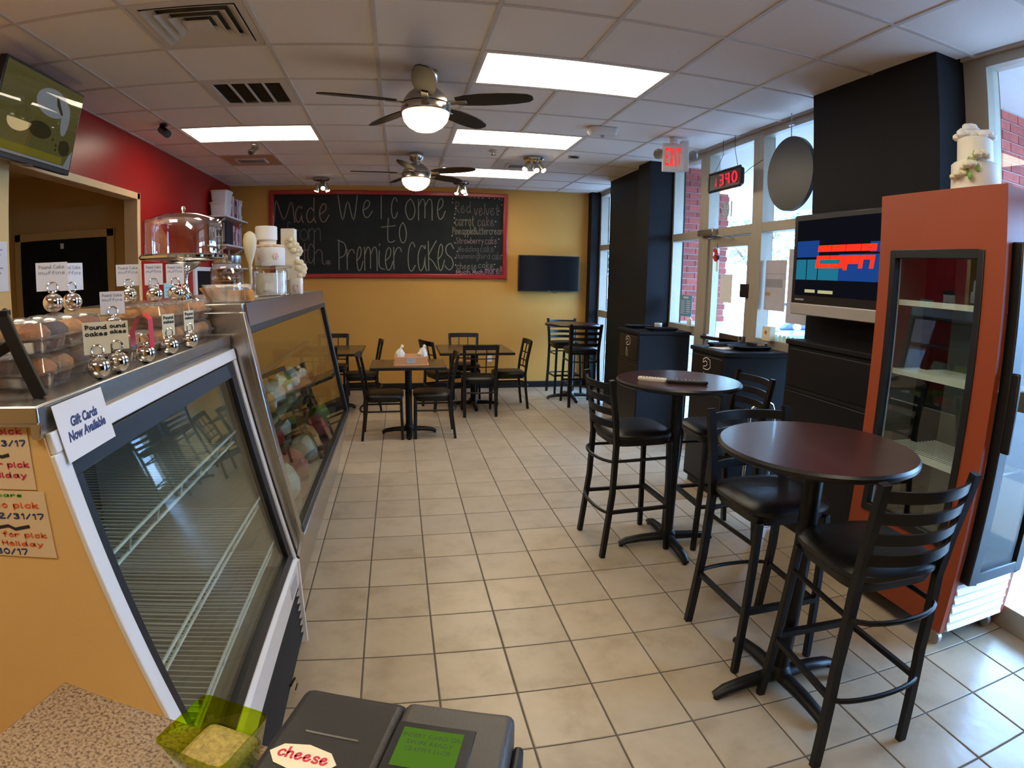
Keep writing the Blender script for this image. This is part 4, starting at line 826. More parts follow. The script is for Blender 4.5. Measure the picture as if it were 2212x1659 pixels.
# menu television, tilted, hung from the left wall
t = T('television', 'tilted menu television with food pictures hung high on the left wall', 'television', (-2.25, 3.40, 2.36), 0)
M3 = Matrix.Rotation(radians(10.5), 4, 'Y')
LV = lambda b: b.xf(M3)
hw = .46
LV(B().box(-.055, 0, -hw, hw, 0, .545)).obj('housing', 'tv_bezel', t, bevel=.006)
LV(B().box(-.001, .003, -hw + .018, hw - .018, .035, .527)).obj('screen', 'menu_olive', t)
def blob(cy, cz, ry, rz_, n=20, ph=0.0): return [(cy + ry * cos(2 * pi * k / n + ph), cz + rz_ * sin(2 * pi * k / n + ph)) for k in range(n)]
for nm, pl, mm, ds in (('screen_picture', blob(.10, .40, .19, .085), 'menu_blue', .0004), ('screen_picture', blob(.02, .22, .13, .05), 'menu_dark', .0003), ('screen_picture', blob(.28, .33, .05, .10, 14, .4), 'menu_blue', .0005), ('screen_picture', [(.12, .47), (.16, .44), (.24, .36), (.22, .35), (.15, .40)], 'menu_dark', .001), ('screen_picture', blob(.33, .16, .07, .05), 'menu_dark', .0003), ('screen_caption', [(-.44, .055), (.33, .055), (.33, .10), (-.44, .10)], 'menu_gold', .0005), ('screen_picture', [(-.44, .036), (.44, .036), (.44, .16), (.40, .12), (.36, .05), (-.44, .05)], 'menu_blue', .0004)):
    LV(B().prism(pl, 'x', .003, .0032 + ds)).obj(nm, mm, t, flat=True)
for k in range(9): LV(B().prism(blob(.18 + .025 * k + .02 * (k % 2), .19 - .028 * (k % 3), .012, .010, 8), 'x', .003, .0042)).obj('screen_picture', 'menu_dark', t, flat=True)
LV(B().box(.0031, .0045, -hw + .012, hw - .012, .03, .53)).obj('screen_gloss', 'screen_gloss', t, flat=True)
LV(B().box(-.06, .004, -.05, .02, -.006, .012)).obj('maker_mark', 'chrome', t); B().box(-.19, -.03, -.15, .15, .15, .40).obj('wall_mount', 'black_metal', t)
# ================================================================== CHALKBOARD
t = T('chalkboard', 'long chalkboard with a red frame and chalk writing on the back wall', 'chalkboard', (-0.17, 8.52, 1.65)); LK = lambda b: b.xf(Matrix.Translation((0.17, -8.52, -1.65)))
LK(B().box(-1.85, 1.50, 8.512, 8.535, 1.69, 2.855)).obj('board', 'chalkboard', t)
for a in ((-1.885, 1.538, 1.645, 1.708), (-1.885, 1.538, 2.832, 2.893)): LK(B().box(a[0], a[1], 8.492, 8.538, a[2], a[3])).obj('frame_rail', 'board_frame', t, bevel=.012)
for a in ((-1.885, -1.82), (1.472, 1.538)): LK(B().box(a[0], a[1], 8.4915, 8.538, 1.645, 2.893)).obj('frame_rail', 'board_frame', t, bevel=.012)
for (txt, xa, xb, za, zb, ht, col) in BOARD:
    big = len(txt) == 1
    fn = lambda u, v: ((xa + (xb - xa) * u, 8.5105, za + (zb - za) * u + ht * v), (0, -1, 0))
    LK(scribe(B(), txt, fn, .013 if big else (.012 if col == 8 else .008))).obj('chalk_writing', 'chalk_%d' % col, t, flat=True)
b = B()
for x, z in DOTS: b.cyl((x, 8.512, z), (x, 8.509, z), .009, n=8)
tag(LK(b).obj('chalk_dots', 'chalk_9', t), kind='stuff')
# wall outlet and wall notices
t = T('wall_outlet', 'white wall outlet plate on the back wall between the dining tables and the corner', 'outlet', (1.30, 8.535, .46)); B().box(-.036, .036, -.008, 0.003, -.06, .06).obj('plate', 'white_plastic', t, bevel=.003); B().box(-.015, .015, -.011, -.006, .01, .04).box(-.015, .015, -.011, -.006, -.04, -.01).obj('sockets', 'paper_white', t)
# ================================================================== LEFT WALL SHELVES
for z, lab in ((2.45, 'upper white wall shelf in the red corner'), (2.085, 'middle white wall shelf in the red corner'), (1.80, 'lower white wall shelf in the red corner')):
    t = T('wall_shelf', lab, 'shelf', (XL, 8.03, z), 0, 'white corner shelves'); B().box(.0, .262, -.54, .50, -.022, 0).obj('board', 'white_enamel', t, bevel=.002)
    for y in (-.4, .4): B().box(0.0, .02, y - .012, y + .012, -.16, -.022).beam((.01, y, -.15), (.2, y, -.03), .02, .02).obj('bracket', 'white_enamel', t)
for k, (z, h, lab) in enumerate(((2.45, .165, 'lower translucent white storage tub on the upper shelf'), (2.615, .15, 'upper translucent white storage tub stacked on the upper shelf'))):
    t = T('storage_tub', lab, 'tub', (XL + .14 + .01 * k, 7.64, z), 0, 'storage tubs on the upper shelf')
    B().loft([(.10, .12, 0), (.112, .135, h * .9)], 28, 8).obj('body', 'white_plastic', t); B().loft([(.118, .142, h * .88), (.118, .142, h)], 28, 8).obj('lid', 'white_plastic', t)
bn = ['book_a', 'book_b', 'book_c', 'book_d', 'book_e', 'book_f']
rb = random.Random(11)
def book(label, x, y, z, th, h, dp, m, group, lie=False):
    t = T('book', label, 'book', (x, y, z), 0, group)
    B().box(-dp / 2, dp / 2, -th / 2, th / 2, 0, h).obj('cover', m, t, bevel=.002); B().box(-dp / 2 - .001, dp / 2 - .006, -th / 2 + .003, th / 2 - .003, h - .002, h + .0015).obj('pages', 'paper_white', t)
    B().box(dp / 2 - .001, dp / 2 + .001, -th * .3, th * .3, h * .25, h * .7).obj('spine_label', rb.choice(bn), t)
names = {'book_a': 'red', 'book_b': 'tan', 'book_c': 'navy', 'book_d': 'pink', 'book_e': 'cream', 'book_f': 'purple'}
ordn = ['first', 'second', 'third', 'fourth', 'fifth', 'sixth', 'seventh', 'eighth', 'ninth', 'tenth', 'eleventh', 'twelfth']
y = 7.83
for k in range(10):
    th = rb.uniform(.035, .06); m = ['book_d', 'book_b', 'book_a', 'book_c', 'book_c', 'book_e', 'book_f', 'book_b', 'book_e', 'book_e'][k]
    book('%s book standing on the upper corner shelf, %s from the tubs' % (names[m], ordn[k]), XL + .13, y + th / 2, 2.45, th, rb.uniform(.23, .29), .2, m, 'books on the upper shelf'); y += th + .004
y = 7.82
for k in range(11):
    th = rb.uniform(.03, .05); m = ['book_d', 'book_d', 'book_e', 'book_a', 'book_f', 'book_e', 'book_d', 'book_a', 'book_e', 'book_f', 'book_b'][k]
    book('%s book standing on the middle corner shelf, %s from the picture box' % (names[m], ordn[k]), XL + .13, y + th / 2, 2.085, th, rb.uniform(.22, .30), .2, m, 'books on the middle shelf'); y += th + .004
t = T('picture_box', 'black and grey picture box at the near end of the middle shelf', 'box', (XL + .13, 7.66, 2.085)); B().box(-.12, .12, -.14, .14, 0, .29).obj('box', 'ink_black', t, bevel=.003); B().box(-.10, .09, -.143, -.139, .03, .27).obj('cover', 'ink_grey', t); B().box(-.03, .07, -.146, -.142, .09, .2).obj('picture', 'paper_white', t); B().box(-.015, .055, -.148, -.145, .105, .185).obj('picture_centre', 'ink_black', t)
t = T('paper_stack', 'stack of white papers lying on the lower corner shelf', 'papers', (XL + .13, 7.9, 1.80)); B().box(-.11, .11, -.3, .3, 0, .05).obj('sheets', 'paper_white', t); B().box(-.10, .10, -.28, .25, .05, .085).obj('folders', 'ink_grey', t)
# notices and fittings on the left wall
t = T('wall_notice', 'white paper notice on the cream wall at the left edge', 'notice', (XL + .002, 3.33, 1.62)); B().box(0, .002, -.2, .115, 0, .30).obj('sheet', 'paper_white', t)
b = B()
for k, z in enumerate((.25, .22, .17, .14, .11, .06)): ribbon(b, [((.0024, -.1, z), (1, 0, 0)), ((.0024, .06 - .02 * (k % 3), z), (1, 0, 0))], .008)
b.obj('print', 'ink_grey', t, flat=True)
t = T('wall_phone', 'black and white wall phone panel on the red wall behind the card holders', 'phone', (XL, 5.75, 1.52)); B().box(0, .03, -.10, .10, .0, .19).obj('body', 'white_plastic', t, bevel=.006); B().box(0, .032, -.10, .10, .19, .25).obj('display', 'ink_black', t, bevel=.004); B().box(.03, .034, -.03, .06, .05, .09).obj('keypad', 'ink_grey', t)
t = T('wall_card', 'pale teal card fixed to the red wall beside the wall phone', 'card', (XL, 6.15, 1.40)); B().box(0, .004, -.11, .14, 0, .22).obj('card', 'teal_card', t)
b = B()
for z in (.17, .13, .09): ribbon(b, [((.0045, -.07, z), (1, 0, 0)), ((.0045, .09, z), (1, 0, 0))], .01)
b.obj('print', 'ink_grey', t, flat=True)
d4 = ST('door_3', B().box(XL, XL + .02, 7.0, 7.55, 0, 1.75), 'black_paint'); ST('trim_3', B().box(XL, XL + .035, 6.93, 7.0, 0, 1.80).box(XL, XL + .035, 7.0, 7.55, 1.75, 1.80), 'white_enamel', bevel=.004)
# ================================================================== CEILING FIXTURES
for n, (c, r) in enumerate(sorted(LIGHTS)):
    x0, x1 = GX[c] + .014, GX[c + 2] - .014; y0, y1 = GY[r + 9] + .014, GY[r + 10] - .014; cx, cy = (x0 + x1) / 2, (y0 + y1) / 2; hx, hy = (x1 - x0) / 2, (y1 - y0) / 2
    lab = {(5, 1): 'largest-looking fluorescent ceiling panel, right of the near ceiling fan', (5, 4): 'fluorescent ceiling panel behind the near ceiling fan, second on the right', (5, 7): 'farthest fluorescent ceiling panel, behind the far ceiling fan', (1, 4): 'fluorescent ceiling panel on the left toward the red wall'}.get((c, r), 'fluorescent ceiling panel above and behind the camera, number row %d side %d' % (r, c))
    if r < 0: lab = 'fluorescent ceiling panel out of view %s, %s side' % ('overhead' if r == -2 else 'behind the camera', 'left' if c == 1 else 'right')
    t = T('ceiling_light', lab, 'light', (cx, cy, CZ), 0, 'fluorescent ceiling panels')
    b = B()
    for a in ((-hx, hx, -hy, -hy + .02), (-hx, hx, hy - .02, hy), (-hx, -hx + .02, -hy + .02, hy - .02), (hx - .02, hx, -hy + .02, hy - .02)): b.box(a[0], a[1], a[2], a[3], .003, .05)
    b.obj('frame', 'white_enamel', t)
    B().box(-hx + .02, hx - .02, -hy + .02, hy - .02, .008, .014).obj('diffuser', 'troffer_light', t)
def fan(label, x, y, zt, rot, R=0.69):
    t = T('ceiling_fan', label, 'fan', (x, y, CZ), 0, 'ceiling fans')
    B().lathe([(.075, 0), (.078, -.02), (.072, -.06), (.05, -.085), (.02, -.09)], 28).obj('canopy', 'brushed_nickel', t)
    B().cyl((0, 0, -.085), (0, 0, zt + .09), .013, n=14).lathe([(.022, zt + .15), (.03, zt + .13), (.03, zt + .11), (.018, zt + .10)], 16).obj('downrod', 'brushed_nickel', t)
    B().lathe([(.03, zt + .115), (.075, zt + .10), (.12, zt + .06), (.145, zt + .02), (.15, zt), (.10, zt - .002)], 36).obj('motor_housing', 'brushed_nickel', t)
    B().lathe([(.10, zt - .004), (.150, zt - .006), (.158, zt - .02), (.158, zt - .05), (.15, zt - .058), (.10, zt - .058)], 36).obj('light_band', 'brushed_nickel', t)
    B().lathe([(.148, zt - .055), (.15, zt - .07), (.138, zt - .11), (.11, zt - .145), (.07, zt - .17), (.03, zt - .18), (.002, zt - .182)], 36).obj('light_bowl', 'bowl_light', t)
    for k in range(5):
        a = rot + radians(72 * k); M = Matrix.Rotation(a, 4, 'Z') @ Matrix.Rotation(radians(-12), 4, 'X')
        pl = [(.20, -.045), (.26, -.062), (.36, -.072), (.48, -.072), (.58, -.062), (R - .03, -.045), (R, -.022), (R, .022), (R - .03, .050), (.58, .066), (.48, .072), (.36, .07), (.26, .058), (.20, .045)]
        bl = B().prism(pl, 'z', -.004, .004).xf(Matrix.Translation((0, 0, zt + .006)) @ M).obj('blade', 'blade_dark', t, bevel=.002)
        B().box(.13, .27, -.022, .022, -.014, -.004).xf(Matrix.Translation((0, 0, zt + .006)) @ M).obj('blade_bracket', 'brushed_nickel', bl, bevel=.003)
    B().ball((-.02, -.03, zt - .20), .016, 6).obj('pull_knob', 'blade_dark', t) if label.startswith('far') else None
    return t
fan('near ceiling fan with dark blades and a lit glass bowl', .142, 3.775, -.215, radians(50))
fan('far ceiling fan with dark blades and a lit glass bowl', .145, 6.304, -.215, radians(40))
def spots3(label, x, y, heads, r=.11):
    t = T('spot_light_cluster', label, 'spotlight', (x, y, CZ), 0, 'ceiling spotlight clusters')
    B().lathe([(r, 0), (r + .002, -.012), (r * .9, -.028), (r * .4, -.034)], 28).obj('canopy', 'brushed_nickel', t)
    for (a, tilt, off) in heads:
        d = Vector((sin(radians(tilt)) * cos(radians(a)), sin(radians(tilt)) * sin(radians(a)), -cos(radians(tilt)))); p = Vector((cos(radians(a)) * off, sin(radians(a)) * off, -.034)); q = p + Vector((0, 0, -.03))
        h = B().tube([p, q], .007, 8).cyl(q, q + d * .10, .034, .036, 18).obj('lamp_head', 'brushed_nickel', t)
        B().cyl(q + d * .088, q + d * .112, .030, .024, 14).obj('bulb', 'bulb_light', h)
spots3('ceiling spotlight cluster in front of the left half of the chalkboard', -1.07, 7.95, ((150, 18, .05), (-70, 35, .04), (20, 20, .05)))
spots3('ceiling spotlight cluster in front of the right half of the chalkboard', .80, 8.05, ((200, 15, .04), (-80, 38, .04), (10, 10, .05)))
spots3('ceiling spotlight cluster between the far fan and the black pillar', 1.406, 6.25, ((205, 42, .05), (-30, 40, .05), (-80, 30, .04)))
# supply diffuser with concentric louvers
def diffuser(label, c, r, s=.29):
    x, y = GX[c] + .3048, GY[r + 9] + .3048
    t = T('air_diffuser', label, 'vent', (x, y, CZ), 0)
    def sq(b, a0, z0, a1, z1, th=.006):
        for k in range(4):
            M = Matrix.Rotation(k * pi / 2, 4, 'Z'); b.add([M @ Vector(p) for p in ((-a0, -a0, z0), (a0, -a0, z0), (a1, -a1, z1), (-a1, -a1, z1), (-a0, -a0, z0 + th), (a0, -a0, z0 + th), (a1, -a1, z1 + th), (-a1, -a1, z1 + th))], [(0, 1, 2, 3), (4, 7, 6, 5), (0, 4, 5, 1), (3, 2, 6, 7)])
        return b
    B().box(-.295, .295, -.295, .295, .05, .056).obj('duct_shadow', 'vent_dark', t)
    sq(B(), s, .002, s * .86, .004).obj('rim', 'vent_white', t)
    for a0, a1 in ((.84, .66), (.64, .46), (.44, .26)): sq(B(), s * a0, -.004, s * a1, .028, .004).obj('louver', 'vent_white', t)
    B().box(-s * .24, s * .24, -s * .24, s * .24, -.004, .004).obj('centre_plate', 'vent_white', t)
diffuser('square air diffuser with nested louvers in the ceiling at upper left', 2, 0)
t = T('return_grille', 'rectangular return air grille with four dark panels left of the near fan', 'vent', (GX[2] + .3048, GY[11] + .3048, CZ))
b = B()
for a in ((-.29, .29, -.29, -.235), (-.29, .29, .235, .29), (-.29, -.235, -.235, .235), (.235, .29, -.235, .235)): b.box(a[0], a[1], a[2], a[3], .0, .008)
b.obj('frame', 'vent_white', t)
for k in range(3): B().box(-.1225 + k * .1175 - .008 + .005, -.1225 + k * .1175 + .008 + .005, -.235, .235, .0, .008).obj('divider', 'vent_white', t)
B().box(-.24, .24, -.24, .24, .04, .045).obj('filter', 'vent_dark', t)
for k in range(14): B().prism([(-.23 + k * .033, .008), (-.215 + k * .033, .03), (-.213 + k * .033, .03), (-.228 + k * .033, .008)], 'x', -.235, .235).obj('fin', 'vent_dark', t)
def small_vent(label, c, r):
    t = T('ceiling_vent', label, 'vent', (GX[c] + .3048, GY[r + 9] + .3048, CZ), 0, 'small ceiling registers')
    B().box(-.296, .296, -.296, .296, .002, .014).obj('panel', 'tan_box' if c == 1 else 'vent_white', t)
    b = B()
    for a in ((-.17, .17, -.12, -.095), (-.17, .17, .095, .12), (-.17, -.145, -.095, .095), (.145, .17, -.095, .095)): b.box(a[0], a[1], a[2], a[3], -.012, .003)
    b.obj('frame', 'vent_white', t); B().box(-.145, .145, -.095, .095, -.004, .002).obj('opening', 'vent_dark', t)
    for k in range(7): B().prism([(-.085 + k * .027, -.011), (-.068 + k * .027, -.003), (-.066 + k * .027, -.004), (-.083 + k * .027, -.012)], 'x', -.145, .145).obj('fin', 'vent_white', t)
small_vent('brownish ceiling register panel beyond the left light panel', 1, 6); small_vent('ceiling register beside the farthest light panel', 6, 6)
t = T('hall_fill_lamp', 'added fill lamp, out of view on the hall ceiling behind the left opening', 'lamp', (-3.5, 3.2, 2.72)); B().lathe([(.16, 0), (.16, -.02), (.15, -.03)], 28).obj('rim', 'brushed_nickel', t); B().lathe([(.148, -.02), (.13, -.06), (.07, -.085), (.002, -.09)], 28).obj('shade', 'hall_fill_light', t)  # hidden above the opening, added only to lift the hall walls
# small ceiling devices
def camera_dev(label, x, y, a, m):
    t = T('security_camera', label, 'camera', (x, y, CZ)); B().lathe([(.035, 0), (.035, -.015), (.012, -.02)], 16).tube([(0, 0, -.015), (0, 0, -.05)], .009, 8).obj('mount', m, t)
    d = Vector((cos(a), sin(a), -.55)).normalized(); p = Vector((0, 0, -.055)); B().cyl(p - d * .04, p + d * .09, .034, .034, 16).obj('body', m, t); B().cyl(p + d * .085, p + d * .095, .025, .022, 14).obj('lens', 'tv_black', t)
camera_dev('black security camera on the ceiling near the red wall', -2.04, 5.02, radians(-40), 'tv_bezel'); camera_dev('grey security camera hanging just beyond the left light panel', -1.46, 5.90, radians(-100), 'brushed_nickel')
t = T('smoke_detector', 'white box detector on the ceiling between the light panels and the exit sign', 'detector', (1.70, 4.85, CZ)); B().loft([(.13, .075, 0), (.13, .075, -.03), (.11, .06, -.06)], 28, 5).obj('housing', 'white_plastic', t); B().tube([(0, .0, -.058), (0, 0, -.075)], [.02, .014], 10).obj('sensor', 'ink_grey', t)
t = T('sprinkler_head', 'small sprinkler head in the ceiling before the second light panel', 'sprinkler', (.93, 6.03, CZ)); B().lathe([(.045, 0), (.04, -.008), (.015, -.01)], 18).obj('plate', 'vent_white', t); B().lathe([(.012, -.008), (.012, -.03), (.026, -.034), (.026, -.038)], 14).obj('head', 'steel_dark', t)
t = T('ceiling_clip', 'small dark rectangular sensor on the ceiling right of the spotlights', 'sensor', (1.80, 6.05, CZ)); B().box(-.06, .06, -.02, .02, -.02, 0).obj('housing', 'steel_dark', t, bevel=.003); B().box(-.04, .04, -.022, -.019, -.016, -.004).obj('eye', 'tv_black', t)
# exit sign
t = T('exit_sign', 'lit red EXIT sign with two emergency lamp heads hanging from the ceiling', 'sign', (2.40, 4.90, CZ), radians(-14))
B().box(-.10, .10, -.022, .03, -.31, -.055).obj('housing', 'paper_white', t, bevel=.006); B().box(.07, .14, -.02, .05, -.30, -.02).obj('battery_box', 'white_plastic', t, bevel=.006); B().cyl((0, 0, -.056), (0, 0, 0), .035, n=14).obj('stem', 'white_plastic', t)
B().box(-.095, .095, -.026, -.02, -.30, -.07).obj('face', 'paper_white', t)
b = B()
def let(u, ch):
    P = lambda a, c: (-.078 + u + a * .033, -.18 + (c - .5) * .165); s = .30
    pl = {'E': [[(0, 0), (1, 0), (1, .16), (s, .16), (s, .42), (.8, .42), (.8, .58), (s, .58), (s, .84), (1, .84), (1, 1), (0, 1)]], 'X': [[(0, 0), (.34, 0), (1, 1), (.66, 1)], [(.66, 0), (1, 0), (.34, 1), (0, 1)]], 'I': [[(.3, 0), (.7, 0), (.7, 1), (.3, 1)]], 'T': [[(.35, 0), (.67, 0), (.67, .84), (1, .84), (1, 1), (0, 1), (0, .84), (.35, .84)]]}[ch]
    for k, q in enumerate(pl): b.prism([P(*p) for p in q], 'y', -.0285 - .0003 * k, -.025)
for k, ch in enumerate('EXIT'): let((0, .042, .078, .112)[k], ch)
b.obj('letters', 'exit_red', t, flat=True)
for x, y in ((-.13, .02), (.19, .03)):
    h = B().lathe([(.02, .03), (.045, .02), (.05, 0)], 18).xf(Matrix.Translation((x, y, -.15)) @ Matrix.Rotation(radians(-60), 4, 'X')).obj('lamp_head', 'silver_plastic', t)
    B().lathe([(.046, -.002), (.03, -.012), (.003, -.016)], 18).xf(Matrix.Translation((x, y, -.15)) @ Matrix.Rotation(radians(-60), 4, 'X')).obj('lens', 'crystal', h)
# ================================================================== THINGS ON THE STOREFRONT GLASS
# text on glass is read from outside: mirrored from here.  Wall plane X, outside reader's right = -(-Y)... letters run +Y
def sheet(name, label, cat, y0, y1, z0, z1, m, dx=-.004):
    t = T(name, label, cat, (GXX + dx, (y0 + y1) / 2, z0)); B().box(-.0008, .0008, -(y1 - y0) / 2, (y1 - y0) / 2, 0, z1 - z0).obj('sheet', m, t); return t
GI = GXX - .008
t = sheet('hours_sign', 'blue opening hours sign on the sidelight left of the door', 'sign', 5.52, 5.80, 1.295, 1.52, 'hours_blue', -.0075)
b = B()
for k in range(7):
    z = .025 + k * .022; b.quad((-.0012, .115, z), (-.0012, .02, z), (-.0012, .02, z + .009), (-.0012, .115, z + .009)); b.quad((-.0012, -.02, z), (-.0012, -.105, z), (-.0012, -.105, z + .009), (-.0012, -.02, z + .009))
b.quad((-.0012, .06, .19), (-.0012, -.06, .19), (-.0012, -.06, .212), (-.0012, .06, .212)); b.obj('print', 'paper_white', t, flat=True)
t = sheet('paper_sheet', 'white paper notice taped to the glass door', 'notice', 4.76, 4.97, 1.48, 1.745, 'paper_white', -.0075)
b = B()
for k in range(9):
    z = .03 + k * .022; b.quad((-.0012, .06, z), (-.0012, -.05 + .01 * (k % 3), z), (-.0012, -.05 + .01 * (k % 3), z + .004), (-.0012, .06, z + .004))
b.obj('print', 'ink_pale', t, flat=True)
t = sheet('poster', 'grey translucent poster seen from behind on the window next to the door', 'poster', 3.955, 4.24, 1.45, 1.865, 'poster_grey', -.0075)
B().quad((-.0012, .13, .19), (-.0012, -.10, .19), (-.0012, -.10, .26), (-.0012, .13, .26)).quad((-.0012, .13, .30), (-.0012, -.14, .30), (-.0012, -.14, .305), (-.0012, .13, .305)).obj('print', 'ink_grey', t, flat=True); B().quad((-.0012, .13, .12), (-.0012, .06, .12), (-.0012, .06, .15), (-.0012, .13, .15)).obj('stamp', 'tan_box', t, flat=True)
t = sheet('poster', 'tall grey poster seen from behind on the window beside the black column', 'poster', 3.40, 3.93, 1.365, 1.95, 'poster_grey', -.0075)
b = B()
for k in range(12): b.quad((-.0012, .17, .08 + k * .038), (-.0012, -.10, .08 + k * .038), (-.0012, -.10, .085 + k * .038), (-.0012, .17, .085 + k * .038))
b.quad((-.0012, .12, .50), (-.0012, .02, .50), (-.0012, .02, .55), (-.0012, .12, .55)); b.obj('print', 'ink_grey', t, flat=True)
t = T('glass_number', 'mirrored street number 105 lettered on the transom glass above the door', 'lettering', (GXX, 4.925, 2.27)); print_text('105', .20, frame_m((.0055, 0, .08), (0, 1, 0), (0, 0, 1)), 'digits', 'ink_pale', t, bold=.004, wide=.72)
# hanging neon open sign, seen from behind
t = T('neon_sign', 'black framed red neon OPEN sign hanging in the transom window, seen from behind', 'sign', (2.80, 4.65, 2.58))
B().loft([(.28, .085, -.016), (.28, .085, .016)], 36, 7).xf(Matrix.Rotation(radians(90), 4, 'Y') @ Matrix.Rotation(radians(90), 4, 'Z')).obj('backing', 'tv_bezel', t)
fr2 = B()
for z in (-.08, .08): fr2.tube([(-.012, -.26, z), (-.012, .26, z)], .014, 8)
for y in (-.27, .27): fr2.tube([(-.012, y, -.07), (-.012, y, .07)], .014, 8)
fr2.obj('frame', 'tv_bezel', t)
oval = lambda c, ry, rz_: [(-.028, c + ry * cos(2 * pi * k / 16), rz_ * sin(2 * pi * k / 16)) for k in range(16)]
B().tube(oval(-.19, .035, .045), .007, 6, closed=True).obj('neon_letter', 'neon_red', t)
B().tube([(-.028, -.10, -.045), (-.028, -.10, .045), (-.028, -.05, .04), (-.028, -.05, 0), (-.028, -.10, -.002)], .007, 6).obj('neon_letter', 'neon_red', t)
B().tube([(-.028, .05, -.045), (-.028, .0, -.045), (-.028, .0, .045), (-.028, .05, .045)], .007, 6).tube([(-.028, 0, 0), (-.028, .045, 0)], .007, 6).obj('neon_letter', 'neon_red', t)
B().tube([(-.028, .12, -.045), (-.028, .12, .045), (-.028, .19, -.045), (-.028, .19, .045)], .007, 6).obj('neon_letter', 'neon_red', t)
B().tube([(0, -.2, .085), (.03, -.10, .26), (.03, -.10, .384)], .0025, 5).obj('hanging_wire', 'ink_black', t); B().tube([(0, .2, .085), (.03, .10, .24), (.03, .10, .384)], .0025, 5).obj('hanging_wire', 'ink_black', t); B().tube([(0, -.27, 0), (.02, -.36, .05), (.05, -.5, .10)], .003, 5).obj('cable', 'ink_black', t)
# round dark sign
t = T('round_sign', 'round dark glossy sign disc hanging in the window beside the black column', 'sign', (2.82, 3.735, 2.50)); B().lathe([(.26, -.014), (.272, 0), (.26, .014)], 56).xf(Matrix.Rotation(radians(90), 4, 'Y')).obj('disc', 'disc_dark', t)
B().lathe([(.272, -.018), (.280, -.018), (.280, .018), (.272, .018)], 56).xf(Matrix.Rotation(radians(90), 4, 'Y')).obj('rim', 'tv_bezel', t); B().tube([(0, 0, .275), (0, 0, .464)], .004, 6).box(-.012, .012, -.03, .03, .37, .395).obj('hanger', 'silver_plastic', t)
# hanging bells on the door
t = T('door_ornament', 'small red and dark ornament with ribbons hanging inside the glass door', 'ornament', (2.905, 4.93, 1.80))
B().tube([(0, 0, .24), (0, 0, .16)], .003, 5).obj('string', 'ink_black', t); b = B()
for k in range(5): b.ball((-.01, .02 * sin(k * 2), .08 + k * .022), .020, 6)
b.obj('bells', 'red_ribbon', t); b = B()
for k in range(4): b.ball((.0, -.025 + .014 * k, .10 + .02 * (k % 2)), .018, 5, (1, 1, 1.4))
b.obj('dark_leaves', 'ink_black', t); B().beam((0, -.01, .08), (-.01, -.03, -.03), .035, .004, (1, 0, 0)).obj('ribbon_tail', 'paper_white', t)
# things on the window sill
t = T('card_box', 'small cream card box standing on the window sill', 'box', (2.895, 4.02, 1.21)); B().box(-.03, .03, -.05, .05, 0, .115).obj('box', 'paper_cream', t, bevel=.002); B().cyl((-.031, 0, .065), (-.029, 0, .065), .017, n=14).obj('emblem', 'muffin', t)
t = T('lace_runner', 'scalloped white edging strip along the window sill', 'edging', (2.96, 3.72, 1.21)); b = B()
for k in range(12): b.prism([(-.32 + k * .055 + .025 * cos(pi * j / 6), .03 + .022 * sin(pi * j / 6)) for j in range(7)] + [(-.32 + k * .055 - .025, 0), (-.32 + k * .055 + .025, 0)], 'x', -.002, .002)
b.obj('scallops', 'ink_pale', t, flat=True)
t = T('sanitizer_bottle', 'small white pump bottle on the sidelight sill left of the door', 'bottle', (2.90, 5.40, 1.21)); B().lathe([(.025, 0), (.027, .01), (.027, .07), (.012, .085), (.012, .095)], 18).obj('bottle', 'white_plastic', t); B().cyl((0, 0, .095), (0, 0, .12), .006, n=8).box(-.03, .008, -.006, .006, .118, .128).obj('pump', 'hours_blue', t)
# ================================================================== ON TOP OF THE CASES
ZA, ZB = 1.41, 1.535
def clamshell(label, x, y, z, rz, nx=3, ny=2, sx=.30, sy=.20, group='clear clamshell boxes of muffins'):
    t = T('clamshell_box', label, 'box', (x, y, z), rz, group)
    B().loft([(sx * .44, sy * .42, 0), (sx * .47, sy * .46, .026), (sx * .5, sy * .5, .029), (sx * .5, sy * .5, .031)], 32, 7).obj('tray', 'clear_plastic', t)
    b = B().loft([(sx * .5, sy * .5, .0315), (sx * .5, sy * .5, .034), (sx * .47, sy * .46, .036), (sx * .44, sy * .42, .066)], 32, 7)
    for i in range(nx):
        for j in range(ny): b.lathe([(.034, .065), (.026, .072), (.004, .075)], 14, ((i - (nx - 1) / 2) * sx * (.29 if nx == 3 else .232), (j - (ny - 1) / 2) * sy * .42, 0))
    b.obj('lid', 'clear_plastic', t); return t
rm = random.Random(21)
